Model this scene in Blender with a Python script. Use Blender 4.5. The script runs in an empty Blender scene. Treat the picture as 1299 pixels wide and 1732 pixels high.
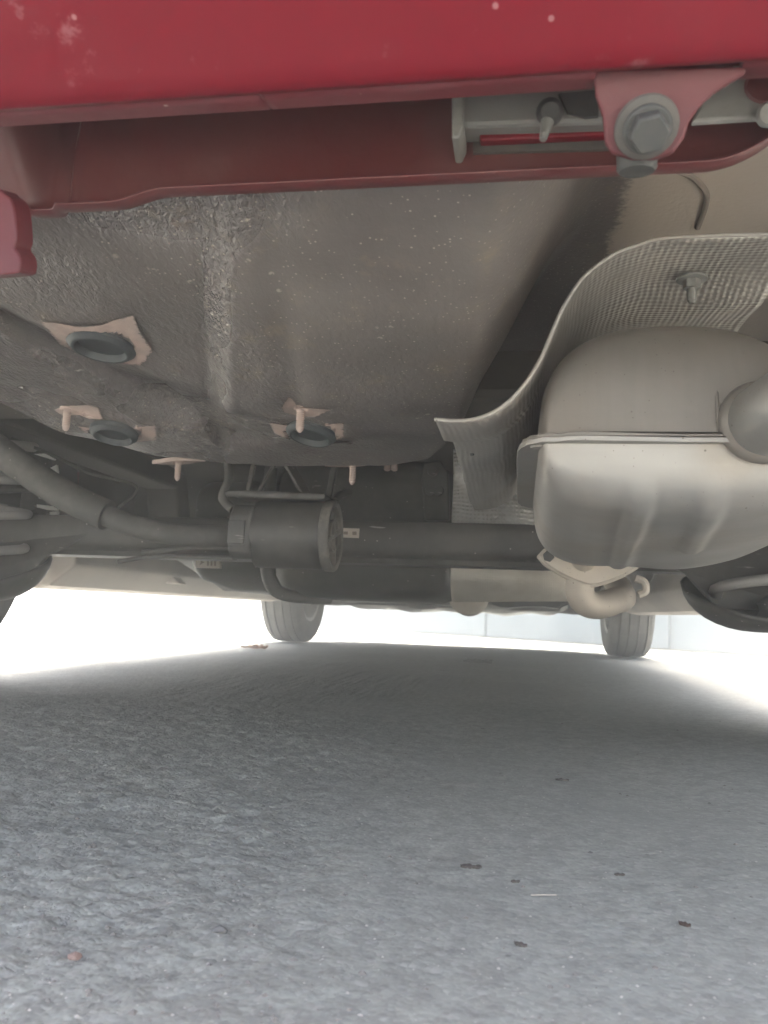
import bpy, bmesh, math, random
import numpy as np
from mathutils import Vector, Matrix

random.seed(7)
rng = np.random.default_rng(11)
SC = bpy.context.scene
COL = SC.collection

# ------------------------------------------------------------------ camera
F_PX, CAM_H = 1400.0, 0.14
PITCH = math.atan((1037 - 866) / F_PX)
YAW, ROLL = math.radians(9.5), math.radians(2.2)
fw = Vector((-math.sin(YAW) * math.cos(PITCH), math.cos(YAW) * math.cos(PITCH), math.sin(PITCH)))
r0 = Vector((math.cos(YAW), math.sin(YAW), 0))
u0 = r0.cross(fw)
rt = r0 * math.cos(ROLL) + u0 * math.sin(ROLL)
up = rt.cross(fw)
cam_d = bpy.data.cameras.new("camera")
cam = bpy.data.objects.new("camera", cam_d)
COL.objects.link(cam)
m = Matrix((rt, up, -fw)).transposed().to_4x4()
m.translation = (0, 0, CAM_H)
cam.matrix_world = m
cam_d.sensor_fit = 'VERTICAL'
cam_d.sensor_height = 36
cam_d.lens = F_PX / 1732 * 36
cam_d.clip_start, cam_d.clip_end = 0.01, 500
cam_d.dof.use_dof = True
cam_d.dof.focus_distance = 0.66
cam_d.dof.aperture_fstop = 20
SC.camera = cam

# ------------------------------------------------------------------ sky and sun
SUN_L, SUN_F = 0.05, 0.35            # tangents: from the left, from ahead of the car
w = bpy.data.worlds.new("World"); SC.world = w; w.use_nodes = True
wn = w.node_tree.nodes; wl = w.node_tree.links
sky = wn.new('ShaderNodeTexSky'); sky.sky_type = 'NISHITA'; sky.sun_disc = False
sun_az = math.atan2(-SUN_L, SUN_F)
sky.sun_elevation = math.atan(1 / math.hypot(SUN_L, SUN_F)); sky.sun_rotation = sun_az
sky.air_density = 0.8; sky.dust_density = 9.0; sky.ozone_density = 0.3
wl.new(sky.outputs[0], wn['Background'].inputs[0])
wn['Background'].inputs[1].default_value = 0.15
sd = bpy.data.lights.new("sun", 'SUN'); so = bpy.data.objects.new("sun", sd); COL.objects.link(so)
sd.energy = 5.0; sd.angle = math.radians(0.53); sd.color = (1.0, 0.95, 0.88)
so.rotation_euler = Vector((SUN_L, -SUN_F, -1)).to_track_quat('-Z', 'Y').to_euler()
so.location = (0, 0, 6)
SC.view_settings.view_transform = 'Standard'; SC.view_settings.look = 'None'
SC.view_settings.exposure = 2.5; SC.view_settings.gamma = 1.0
SC.cycles.use_denoising = True
SC.cycles.max_bounces = 10; SC.cycles.diffuse_bounces = 7; SC.cycles.glossy_bounces = 5

HAZE = 0.115
SC.cycles.volume_bounces = 2

# ------------------------------------------------------------------ measuring helpers: where a sight line meets a real plane
def ray(a, b): return fw + rt * ((a - 649.5) / F_PX) - up * ((b - 866) / F_PX)
def az(a, b, z):
    d = ray(a, b); return Vector((0, 0, CAM_H)) + d * ((z - CAM_H) / d.z)
def ay(a, b, y):
    d = ray(a, b); return Vector((0, 0, CAM_H)) + d * (y / d.y)

# ------------------------------------------------------------------ noise for real relief
def vnoise(x, y, seed=0):
    xi, yi = np.floor(x).astype(np.int64), np.floor(y).astype(np.int64)
    fx, fy = x - xi, y - yi
    fx = fx * fx * fx * (fx * (fx * 6 - 15) + 10); fy = fy * fy * fy * (fy * (fy * 6 - 15) + 10)
    def h(i, j):
        n = (i * 374761393 + j * 668265263 + seed * 69069) & 0x7fffffff
        n = ((n ^ (n >> 13)) * 1274126177) & 0x7fffffff
        return ((n ^ (n >> 16)) & 0xffff) / 32767.5 - 1
    return (h(xi, yi) * (1 - fx) + h(xi + 1, yi) * fx) * (1 - fy) + (h(xi, yi + 1) * (1 - fx) + h(xi + 1, yi + 1) * fx) * fy
def fbm(x, y, o=4, seed=0):
    s = 0; a = 1
    for k in range(o): s = s + a * vnoise(x, y, seed + k); x = x * 2.03 + 3.1; y = y * 2.03 + 1.7; a *= .5
    return s
def sstep(a, b, v):
    t = np.clip((v - a) / (b - a), 0, 1); return t * t * (3 - 2 * t)

# ------------------------------------------------------------------ mesh collector
class MB:
    def __init__(s): s.v = []; s.f = []; s.uv = None; s.attr = {}
    def add(s, vs, fs):
        n = len(s.v); s.v += [tuple(p) for p in vs]; s.f += [tuple(i + n for i in q) for q in fs]; return s
    def box(s, c, d, rot=None):
        vs = [Vector((x * d[0] / 2, y * d[1] / 2, z * d[2] / 2)) for x in (-1, 1) for y in (-1, 1) for z in (-1, 1)]
        if rot is not None: vs = [rot @ p for p in vs]
        c = Vector(c)
        return s.add([p + c for p in vs], [(0, 1, 3, 2), (4, 6, 7, 5), (0, 4, 5, 1), (2, 3, 7, 6), (0, 2, 6, 4), (1, 5, 7, 3)])
    def prism(s, pts, off):                       # closed outline of 3-D points pushed by a vector
        n = len(pts); off = Vector(off); p2 = [Vector(p) + off for p in pts]
        return s.add(list(pts) + p2, [tuple(range(n - 1, -1, -1)), tuple(range(n, 2 * n))] + [(i, (i + 1) % n, n + (i + 1) % n, n + i) for i in range(n)])
    def tube(s, path, rad, seg=16, caps=True):
        path = [Vector(p) for p in path]; n = len(path)
        if not hasattr(rad, '__len__'): rad = [rad] * n
        t0 = (path[1] - path[0]).normalized()
        nrm = t0.orthogonal().normalized(); vs = []
        for i, p in enumerate(path):
            t = (path[min(i + 1, n - 1)] - path[max(i - 1, 0)]).normalized()
            nrm = (nrm - t * nrm.dot(t)).normalized(); b = t.cross(nrm)
            for k in range(seg):
                a = 2 * math.pi * k / seg; vs.append(p + (nrm * math.cos(a) + b * math.sin(a)) * rad[i])
        fs = [(i * seg + k, i * seg + (k + 1) % seg, (i + 1) * seg + (k + 1) % seg, (i + 1) * seg + k) for i in range(n - 1) for k in range(seg)]
        if caps: fs += [tuple(range(seg - 1, -1, -1)), tuple(range((n - 1) * seg, n * seg))]
        return s.add(vs, fs)
    def lathe(s, prof, c, axis, seg=32, closed=False):   # profile of (radius, along)
        axis = Vector(axis).normalized(); a = axis.orthogonal().normalized(); b = axis.cross(a); c = Vector(c); vs = []
        for (r, h) in prof:
            for k in range(seg):
                t = 2 * math.pi * k / seg; vs.append(c + axis * h + (a * math.cos(t) + b * math.sin(t)) * r)
        n = len(prof)
        fs = [(i * seg + k, i * seg + (k + 1) % seg, (i + 1) * seg + (k + 1) % seg, (i + 1) * seg + k) for i in range(n - 1) for k in range(seg)]
        if not closed: fs += [tuple(range(seg - 1, -1, -1)), tuple(range((n - 1) * seg, n * seg))]
        return s.add(vs, fs)
    def grid(s, P):                                # P: (nu, nv, 3) array
        nu, nv = P.shape[:2]
        i, j = np.meshgrid(np.arange(nu - 1), np.arange(nv - 1), indexing='ij'); a = (i * nv + j).ravel()
        return s.add(P.reshape(-1, 3).tolist(), np.stack([a, a + nv, a + nv + 1, a + 1], 1).tolist())

ORG = {}
def obj(name, mb, mat, parent=None, smooth=True, bevel=0, origin=None, solid=0, label=None, ang=40, sub=0):
    V = np.array(mb.v, dtype=np.float64)
    if origin is None:
        origin = (V.min(0) + V.max(0)) / 2
        if parent is None: origin[2] = V[:, 2].min()
    origin = Vector(origin)
    V = V - np.array(origin)
    me = bpy.data.meshes.new(name); me.from_pydata(V.tolist(), [], mb.f); me.update()
    o = bpy.data.objects.new(name, me); COL.objects.link(o)
    me.materials.append(mat)
    bm = bmesh.new(); bm.from_mesh(me); bmesh.ops.recalc_face_normals(bm, faces=bm.faces); bm.to_mesh(me); bm.free()
    if smooth:
        me.polygons.foreach_set('use_smooth', [True] * len(me.polygons))
        me.set_sharp_from_angle(angle=math.radians(ang))
    if mb.uv is not None:
        uvl = me.uv_layers.new(name='UVMap'); li = np.zeros(len(me.loops), dtype=np.int32); me.loops.foreach_get('vertex_index', li)
        uvl.data.foreach_set('uv', np.asarray(mb.uv)[li].ravel())
    for k, a in mb.attr.items():
        at = me.attributes.new(k, 'FLOAT', 'POINT'); at.data.foreach_set('value', np.asarray(a, dtype=np.float32))
    if solid:
        md = o.modifiers.new('thickness', 'SOLIDIFY'); md.thickness = solid; md.offset = 0
    if sub:
        md = o.modifiers.new('smooth', 'SUBSURF'); md.levels = md.render_levels = sub
    if bevel:
        md = o.modifiers.new('edges', 'BEVEL'); md.width = bevel; md.segments = 2; md.limit_method = 'ANGLE'
    o.location = origin; ORG[o.name] = origin.copy()
    if parent is not None:
        o.parent = parent; o.location = origin - ORG[parent.name]
    if label: o['label'] = label
    return o
def empty(name, loc, parent=None):
    o = bpy.data.objects.new(name, None); COL.objects.link(o); o.empty_display_size = .1
    ORG[o.name] = Vector(loc); o.location = loc
    if parent is not None: o.parent = parent; o.location = Vector(loc) - ORG[parent.name]
    return o
def tag(o, label=None, cat=None, group=None, kind=None):
    for k, v in (('label', label), ('category', cat), ('group', group), ('kind', kind)):
        if v: o[k] = v
    return o
def copy_at(o, loc, parent, rz=0, sc=None):
    c = o.copy(); COL.objects.link(c); ORG[c.name] = Vector(loc); c.parent = parent
    c.location = Vector(loc) - (ORG[parent.name] if parent else Vector())
    if rz: c.rotation_euler[2] += rz
    if sc: c.scale = (sc,) * 3
    return c

# ------------------------------------------------------------------ materials
class NT:
    def __init__(s, name):
        s.m = bpy.data.materials.new(name); s.m.use_nodes = True; s.t = s.m.node_tree; s.n = s.t.nodes; s.b = s.n['Principled BSDF']
        s.tc = s.n.new('ShaderNodeTexCoord'); s.co = s.tc.outputs['Object']; s.bump = None
    def link(s, a, b): s.t.links.new(a, b)
    def val(s, sock, v):
        if hasattr(v, 'is_output') or isinstance(v, bpy.types.NodeSocket): s.link(v, sock)
        else: sock.default_value = v if not isinstance(v, tuple) or len(v) != 3 else (*v, 1)
    def noise(s, scale, det=4, rough=.55, co=None, dist=0):
        n = s.n.new('ShaderNodeTexNoise'); n.inputs['Scale'].default_value = scale; n.inputs['Detail'].default_value = det
        n.inputs['Roughness'].default_value = rough; n.inputs['Distortion'].default_value = dist; s.link(co or s.co, n.inputs['Vector']); return n.outputs['Fac']
    def vor(s, scale, feat='F1', co=None, out='Distance'):
        n = s.n.new('ShaderNodeTexVoronoi'); n.feature = feat; n.inputs['Scale'].default_value = scale; s.link(co or s.co, n.inputs['Vector']); return n.outputs[out]
    def ramp(s, v, a, b, lo=0., hi=1.):
        n = s.n.new('ShaderNodeMapRange'); n.interpolation_type = 'SMOOTHSTEP'
        for i, x in zip((1, 2, 3, 4), (a, b, lo, hi)): n.inputs[i].default_value = x
        s.link(v, n.inputs[0]); return n.outputs[0]
    def math(s, op, a, b=0.):
        n = s.n.new('ShaderNodeMath'); n.operation = op; s.val(n.inputs[0], a); s.val(n.inputs[1], b); return n.outputs[0]
    def mix(s, f, a, b):
        n = s.n.new('ShaderNodeMix'); n.data_type = 'RGBA'; s.val(n.inputs[0], f); s.val(n.inputs[6], a); s.val(n.inputs[7], b); return n.outputs[2]
    def map(s, scale, co=None, rot=(0, 0, 0)):
        n = s.n.new('ShaderNodeMapping'); n.inputs['Scale'].default_value = scale; n.inputs['Rotation'].default_value = rot; s.link(co or s.co, n.inputs[0]); return n.outputs[0]
    def attr(s, name):
        n = s.n.new('ShaderNodeAttribute'); n.attribute_name = name; return n.outputs['Fac']
    def bmp(s, h, strength, dist):
        n = s.n.new('ShaderNodeBump'); s.val(n.inputs['Strength'], strength); n.inputs['Distance'].default_value = dist; s.link(h, n.inputs['Height'])
        if s.bump: s.link(s.bump, n.inputs['Normal'])
        s.bump = n.outputs[0]
    def specks(s, scale, size, keep, co=None):
        n = s.n.new('ShaderNodeTexVoronoi'); n.inputs['Scale'].default_value = scale; s.link(co or s.co, n.inputs['Vector'])
        sp = s.n.new('ShaderNodeSeparateColor'); s.link(n.outputs['Color'], sp.inputs[0])
        d = s.ramp(n.outputs['Distance'], size, size * .5); return s.math('MULTIPLY', d, s.math('GREATER_THAN', sp.outputs[0], keep))
    def done(s, col, rough=.6, metal=0., spec=None, coat=0., coat_rough=.1):
        s.val(s.b.inputs['Base Color'], col); s.val(s.b.inputs['Roughness'], rough); s.val(s.b.inputs['Metallic'], metal)
        if spec is not None: s.b.inputs['Specular IOR Level'].default_value = spec
        s.b.inputs['Coat Weight'].default_value = coat; s.b.inputs['Coat Roughness'].default_value = coat_rough
        if s.bump: s.link(s.bump, s.b.inputs['Normal'])
        return s.m

DUST = (.36, .31, .26)
def dusty(name, col, rough=.6, metal=0., dust=.35, scale=9, dcol=DUST, speck=0., bump=.15, bscale=120, scratch=0., col2=None, coat=0.):
    t = NT(name)
    d = t.ramp(t.math('ADD', t.noise(scale, 5), t.math('MULTIPLY', t.noise(scale * 7, 4), .35)), .55, .95, dust * .25, dust)
    c = col if col2 is None else t.mix(t.ramp(t.noise(scale * .7, 4), .35, .65), col, col2)
    c = t.mix(d, c, dcol)
    if speck: c = t.mix(t.math('MULTIPLY', t.specks(170, .22, 1 - speck), .8), c, (.5, .46, .4))
    if scratch:
        s = t.math('MULTIPLY', t.ramp(t.noise(1, 2, .5, co=t.map((22, 60, 230), rot=(.3, .5, .2))), .70, .76), t.ramp(t.noise(24, 2), .5, .62))
        c = t.mix(t.math('MULTIPLY', s, .7), c, (.42, .4, .37))
    if bump: t.bmp(t.noise(bscale, 4), bump, .002)
    r = t.ramp(d, 0, 1, rough, .95)
    return t.done(c, r, metal if not metal else t.ramp(d, 0, 1, metal, 0), coat=coat)

M = {}
M['red'] = (lambda t: (t.bmp(t.noise(60, 3), .03, .002), t.done(
    t.mix(t.math('MAXIMUM', t.ramp(t.noise(14, 6, .65), .52, .85, 0, .20), t.math('MAXIMUM', t.math('MULTIPLY', t.specks(110, .15, .90), .8), t.math('MULTIPLY', t.ramp(t.noise(34, 5, .7), .60, .70), .45))), (.125, .0028, .0095), (.25, .12, .125)),
    t.ramp(t.noise(25, 4), .3, .7, .30, .48), spec=.28, coat=.10, coat_rough=.25))[1])(NT('red_paint_dusty'))
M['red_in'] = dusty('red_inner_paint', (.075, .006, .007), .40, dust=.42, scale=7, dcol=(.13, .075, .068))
M['red_edge'] = dusty('red_lip_paint', (.12, .007, .012), .5, dust=.5, scale=16, dcol=(.17, .075, .08), speck=.05)
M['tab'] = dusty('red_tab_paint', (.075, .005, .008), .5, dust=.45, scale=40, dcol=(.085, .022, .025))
def coating():
    t = NT('underbody_coating')
    wr = t.attr('wrinkle'); bare = t.attr('bare')
    n1 = t.noise(7, 5); sp = t.math('MAXIMUM', t.math('MULTIPLY', t.specks(110, .26, .93), t.ramp(t.noise(300, 3), .42, .55)), t.specks(330, .28, .72))
    col = t.mix(t.ramp(n1, .3, .7), (.100, .086, .079), (.165, .144, .133))
    col = t.mix(t.ramp(wr, 0, 1, 0, .45), col, (.185, .170, .157))
    rust = t.math('MULTIPLY', t.ramp(t.noise(38, 6, .7), .52, .72), t.ramp(t.noise(6, 3), .42, .6))
    col = t.mix(t.math('MULTIPLY', rust, .5), col, (.26, .20, .13))
    spm = t.math('MULTIPLY', sp, t.ramp(t.noise(9, 3), .38, .60, .25, .85))
    col = t.mix(spm, col, (.48, .42, .34))
    over = t.math('ADD', bare, t.math('MULTIPLY', t.math('SUBTRACT', t.noise(220, 3), .5), .5))
    bm_ = t.ramp(over, .35, .65)
    col = t.mix(bm_, col, (.47, .40, .335))
    wv = t.noise(1, 3, .6, co=t.map((250, 130, 200), rot=(0, 0, .35)), dist=.5)
    wv2 = t.noise(260, 3)
    h = t.math('ADD', t.math('MULTIPLY', wv, t.ramp(wr, .05, .8, .06, 1.0)), t.math('MULTIPLY', wv2, .05))
    t.bmp(h, 1.0, .0062)
    return t.done(col, t.ramp(wr, 0, .7, .38, .22), spec=.85)
M['coat'] = coating()
def primer_fade():
    t = NT('primer_overspray_edge')
    e = t.math('ADD', t.attr('rim'), t.math('MULTIPLY', t.math('SUBTRACT', t.noise(260, 4, .7), .5), .34))
    c = t.mix(t.ramp(t.noise(60, 4), .35, .7), (.40, .295, .25), (.32, .255, .218))
    c = t.mix(t.ramp(e, .93, 1.02), c, (.12, .105, .098))
    t.bmp(t.noise(200, 3), .2, .002)
    return t.done(c, .6)
M['patch'] = primer_fade()
M['primer'] = dusty('pink_primer', (.34, .255, .220), .6, dust=.6, scale=30, dcol=(.30, .24, .205), bump=.1)
M['plug'] = dusty('grey_rubber_plug', (.028, .032, .033), .5, dust=.35, scale=60, dcol=(.12, .13, .13), bump=.1)
def emboss(name, pitch, base, rough, strength):
    t = NT(name)
    sp = t.n.new('ShaderNodeSeparateXYZ'); t.link(t.tc.outputs['UV'], sp.inputs[0])
    k = 2 * math.pi / pitch
    wob = t.n.new('ShaderNodeTexNoise'); wob.inputs['Scale'].default_value = 18; t.link(t.co, wob.inputs['Vector']); wv_ = t.n.new('ShaderNodeVectorMath'); wv_.operation = 'SCALE'; wv_.inputs['Scale'].default_value = pitch * 1.3; t.link(wob.outputs['Color'], wv_.inputs[0]); wa_ = t.n.new('ShaderNodeVectorMath'); wa_.operation = 'ADD'; t.link(t.tc.outputs['UV'], wa_.inputs[0]); t.link(wv_.outputs[0], wa_.inputs[1]); t.link(wa_.outputs[0], sp.inputs[0])
    a = t.math('SINE', t.math('MULTIPLY', t.math('ADD', sp.outputs[0], sp.outputs[1]), k * .7071))
    b = t.math('SINE', t.math('MULTIPLY', t.math('SUBTRACT', sp.outputs[0], sp.outputs[1]), k * .7071))
    t.bmp(t.noise(22, 3), .25, .006)
    flat = t.ramp(t.noise(14, 3), .36, .60, .15, 1.)
    t.bmp(t.math('MULTIPLY', t.math('MULTIPLY', a, b), flat), strength, pitch * .22)
    d = t.ramp(t.noise(18, 5), .4, .8, .12, .55)
    return t.done(t.mix(d, base, (.40, .34, .28)), t.ramp(d, 0, 1, rough, .8), t.ramp(d, 0, 1, .65, .15))
M['shield'] = emboss('embossed_aluminium', .0060, (.40, .38, .352), .42, .42)
M['shield2'] = emboss('embossed_aluminium_coarse', .0105, (.90, .88, .85), .42, 1.0)
M['shield3'] = emboss('plain_tan_aluminium', .0060, (.66, .62, .56), .55, .2)
def steel(name, base, rough, warm, dust, grain=(160, 160, 7), met=.9):
    t = NT(name)
    st = t.noise(1, 4, .6, co=t.map(grain, rot=(.25, .2, .3)))
    c = t.mix(t.ramp(st, .35, .65), base, tuple(x * .93 for x in base))
    c = t.mix(t.ramp(t.noise(11, 4), .42, .66, 0, .75), c, warm)
    d = t.ramp(t.noise(17, 5), .35, .8, dust * .5, dust)
    c = t.mix(d, c, tuple(min(1, x * .9) for x in warm))
    c = t.mix(t.math('MULTIPLY', t.math('MAXIMUM', t.specks(150, .13, .86), t.specks(420, .2, .9)), .8), c, (.07, .052, .04))
    t.bmp(t.noise(45, 3), .12, .003); t.bmp(st, .06, .001)
    return t.done(c, t.ramp(d, 0, 1, rough, .75), t.ramp(d, 0, 1, met, met * .2))
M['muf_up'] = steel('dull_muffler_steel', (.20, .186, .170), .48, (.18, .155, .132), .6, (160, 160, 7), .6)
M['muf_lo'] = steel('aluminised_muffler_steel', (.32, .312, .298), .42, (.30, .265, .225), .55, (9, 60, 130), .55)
M['pipe'] = steel('dusty_exhaust_pipe', (.50, .46, .41), .55, (.46, .40, .33), .8)
M['tail'] = steel('bluish_tail_pipe', (.30, .295, .28), .42, (.28, .26, .23), .5)
M['zinc'] = dusty('zinc_plated_steel', (.18, .18, .17), .55, .2, dust=.6, scale=30, dcol=(.17, .16, .145), bump=.2)
M['bolt'] = dusty('dark_zinc_bolt', (.032, .034, .033), .6, .1, dust=.6, scale=120, dcol=(.075, .072, .064), bump=.2)
M['washer'] = dusty('dull_washer_steel', (.05, .048, .044), .6, .1, dust=.7, scale=120, dcol=(.10, .088, .075), bump=.2)
M['black'] = dusty('black_plastic_dusty', (.022, .021, .020), .45, dust=.30, scale=10, dcol=(.20, .185, .165), scratch=.05)
M['black2'] = dusty('black_paint_dusty', (.026, .024, .022), .5, dust=.36, scale=8, dcol=(.20, .18, .16), speck=.05, scratch=.03)
M['rubber'] = dusty('hose_rubber', (.045, .044, .042), .7, dust=.45, scale=12, dcol=(.27, .25, .23), speck=.03)
M['coil'] = dusty('dusty_coil_spring', (.26, .25, .235), .6, dust=.6, scale=14, dcol=(.36, .34, .31))
M['tyre'] = dusty('tyre_rubber', (.040, .039, .037), .8, dust=.45, scale=18, dcol=(.22, .205, .19))
M['rim'] = dusty('rim_steel', (.30, .30, .30), .45, .6, dust=.4, scale=14)
M['floor'] = dusty('floor_paint', (.06, .053, .047), .6, dust=.3, scale=5, dcol=(.18, .16, .14), speck=.04)
M['sill'] = dusty('beige_sill_coating', (.40, .35, .30), .65, dust=.4, scale=5, dcol=(.46, .41, .35), col2=(.30, .26, .23))
M['pale'] = dusty('pale_bracket', (.20, .195, .18), .55, dust=.6, scale=40, dcol=(.15, .14, .125))
M['white'] = dusty('white_light_gap', (.80, .79, .76), .6, dust=.15, scale=40)  # near-white colour stands in for outside light seen through gaps
M['label'] = dusty('sticker_paper', (.55, .49, .42), .7, dust=.4, scale=60)
M['ink'] = dusty('sticker_ink', (.20, .15, .12), .7, dust=.3, scale=60)
M['glass'] = (lambda t: t.done((.02, .025, .025), .05))(NT('dark_car_glass'))

# ================================================================== THE SETTING
def ground_mat():
    t = NT('dusty_asphalt')
    r = t.attr('rough')
    n = t.noise(3.2, 6); fine = t.noise(55, 6, .7); gr = t.noise(330, 4, .75)
    c = t.mix(t.ramp(n, .3, .7), (.375, .392, .352), (.445, .463, .418))
    c = t.mix(t.ramp(fine, .38, .60), t.mix(.45, c, (.235, .23, .205)), c)
    vs_ = t.n.new('ShaderNodeTexVoronoi'); vs_.inputs['Scale'].default_value = 310; t.link(t.co, vs_.inputs['Vector'])
    vb_ = t.n.new('ShaderNodeTexVoronoi'); vb_.inputs['Scale'].default_value = 120; t.link(t.co, vb_.inputs['Vector'])
    s1 = t.n.new('ShaderNodeSeparateColor'); t.link(vs_.outputs['Color'], s1.inputs[0]); s2 = t.n.new('ShaderNodeSeparateColor'); t.link(vb_.outputs['Color'], s2.inputs[0])
    c = t.mix(t.math('MULTIPLY', t.ramp(s1.outputs[0], .15, 1., 0, 1), .42), c, (.23, .235, .22))
    c = t.mix(t.math('MULTIPLY', t.ramp(s2.outputs[1], .55, 1., 0, 1), t.ramp(r, 0, 1, .12, .24)), c, (.22, .225, .213))
    c = t.mix(t.math('MULTIPLY', t.ramp(s1.outputs[2], .80, 1., 0, 1), .30), c, (.58, .58, .55))
    pit = t.math('MULTIPLY', t.ramp(t.noise(70, 4, .65), .60, .68), t.ramp(r, 0, 1, .2, .5))
    c = t.mix(pit, c, (.20, .203, .192))
    c = t.mix(t.ramp(t.noise(2.1, 3), .45, .7, 0, .5), c, (.335, .35, .325))
    c = t.mix(t.math('MULTIPLY', t.ramp(t.noise(13, 6, .7), .56, .70), .45), c, (.25, .242, .215))
    c = t.mix(t.math('MULTIPLY', t.specks(240, .20, .88), .6), c, (.52, .51, .49))
    c = t.mix(t.math('MULTIPLY', t.ramp(t.noise(9, 6, .75), .60, .68), .35), c, (.52, .505, .46))
    c = t.mix(t.math('MULTIPLY', t.math('MAXIMUM', t.specks(22, .10, .9), t.math('MULTIPLY', t.specks(85, .17, .8), t.ramp(t.noise(5, 3), .4, .6))), .6), c, (.16, .155, .14))
    h = t.math('ADD', t.math('MULTIPLY', t.ramp(vs_.outputs['Distance'], .1, .7, 1, 0), .35), t.math('MULTIPLY', t.ramp(vb_.outputs['Distance'], .1, .7, 1, 0), .5))
    h = t.math('SUBTRACT', t.math('ADD', h, t.math('MULTIPLY', t.noise(90, 4, .6), .5)), t.math('MULTIPLY', pit, 1.2))
    t.bmp(h, t.ramp(r, 0, 1, .26, .48), .0028)
    return t.done(c, .82, spec=.35)
def axis(a, b, step, lo, hi, grow=1.13):
    c = list(np.arange(a, b, step)); d = step; x = c[0]; L = []
    while x > lo: d *= grow; x -= d; L.append(x)
    d = step; x = c[-1]; R_ = []
    while x < hi: d *= grow; x += d; R_.append(x)
    return np.array(L[::-1] + c + R_)
gx = axis(-.62, .42, .0030, -90, 90); gy = axis(.22, 1.15, .0036, -60, 120, 1.10)
X, Y = np.meshgrid(gx, gy, indexing='ij')
rough = sstep(-.02, -.30, X + .10 * fbm(X * 4, Y * 4, 3, 5) + (Y - .5) * .12)
far = 1 / (1 + (np.hypot(X, Y) / 2.5) ** 2)
Zg = (.0011 * fbm(X * 22, Y * 22, 4, 1) - .0010 * np.abs(fbm(X * 60, Y * 60, 4, 2))) * (.3 + rough * 1.5)
Zg += .0028 * rough * np.clip(fbm(X * 60, Y * 60, 3, 8) + .35, -.9, 0) + .0008 * (.25 + rough) * fbm(X * 190, Y * 190, 2, 12) + .004 * fbm(X * 2.2, Y * 2.2, 2, 3)
near_wheel = 1 - sum(np.exp(-(((X - a) / .16) ** 2 + ((Y - b) / .2) ** 2)) for a, b in ((-.985, 1.15), (.435, 1.15), (-.985, 3.58), (.435, 3.58)))
Zg = Zg * far * np.clip(near_wheel, 0, 1) - .0035
g = MB(); g.grid(np.stack([X, Y, Zg], -1)); g.attr['rough'] = rough.ravel()
tag(obj('ground', g, ground_mat(), origin=(0, 0, 0)), kind='structure')

# haze volume added for the milky veil, partly standing in for lens flare
hm = bpy.data.materials.new('flare_haze'); hm.use_nodes = True
hn = hm.node_tree.nodes; hn.clear()
hv = hn.new('ShaderNodeVolumePrincipled'); ho = hn.new('ShaderNodeOutputMaterial'); hm.node_tree.links.new(hv.outputs[0], ho.inputs['Volume'])
hv.inputs['Color'].default_value = (.925, .95, .972, 1); hv.inputs['Density'].default_value = HAZE; hv.inputs['Anisotropy'].default_value = .74
hz_ = obj('haze', MB().box((0, 30, .45), (240, 240, 2.9)), hm, smooth=False)
tag(hz_, kind='stuff', label='thin haze added round the car for the milky flare veil', cat='haze')

# boundary wall beyond the car, running away to the left
def wall_mat():
    t = NT('pale_blue_wall_paint')
    c = t.mix(t.ramp(t.noise(2.5, 5), .35, .7), (.18, .23, .255), (.235, .28, .30))
    c = t.mix(t.ramp(t.noise(9, 6, .7), .60, .75, 0, .5), c, (.56, .56, .53))
    t.bmp(t.noise(50, 4), .2, .004)
    return t.done(c, .85)
WM = wall_mat()
wa, wb = Vector((-2.35, 8.7, 0)), Vector((4.2, 1.6, 0))
wd = (wb - wa).normalized(); wnm = Vector((wd.y, -wd.x, 0)); wang = math.atan2(wd.y, wd.x)
wl_ = (wb - wa).length; wrot = Matrix.Rotation(wang, 3, 'Z')
wall = empty('boundary_wall', (wa + wb) / 2)
tag(wall, 'pale blue painted boundary wall standing beyond the car', 'wall')
npan = 6
for k in range(npan):
    c = wa + wd * (wl_ * (k + .5) / npan)
    obj('wall_panel', MB().box(c + Vector((0, 0, .60)) - wnm * -.08, (wl_ / npan - .012, .16, 1.2), wrot), WM, wall, smooth=False, bevel=.004)
for k in range(npan + 1):
    c = wa + wd * (wl_ * k / npan)
    obj('pilaster', MB().box(c + Vector((0, 0, .62)) + wnm * .08, (.14, .20, 1.24), wrot), WM, wall, smooth=False, bevel=.006)
obj('coping', MB().box((wa + wb) / 2 + Vector((0, 0, 1.265)) + wnm * .08, (wl_ + .2, .26, .05), wrot), WM, wall, smooth=False, bevel=.008)
sk = MB()
obj('wall_footing', MB().box((wa + wb) / 2 + Vector((0, 0, .016)) - wnm * .045, (wl_, .07, .05), wrot), dusty('footing_cement', (.22, .205, .19), .9, dust=.5, scale=6), wall, smooth=False, bevel=.006)

# ================================================================== THE CAR
CX = -.275
RA, FA = 1.15, 3.58
car = empty('red_hatchback', (CX, (RA + FA) / 2, 0))
tag(car, 'red hatchback parked on dusty asphalt, seen from under its rear bumper', 'car')

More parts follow.
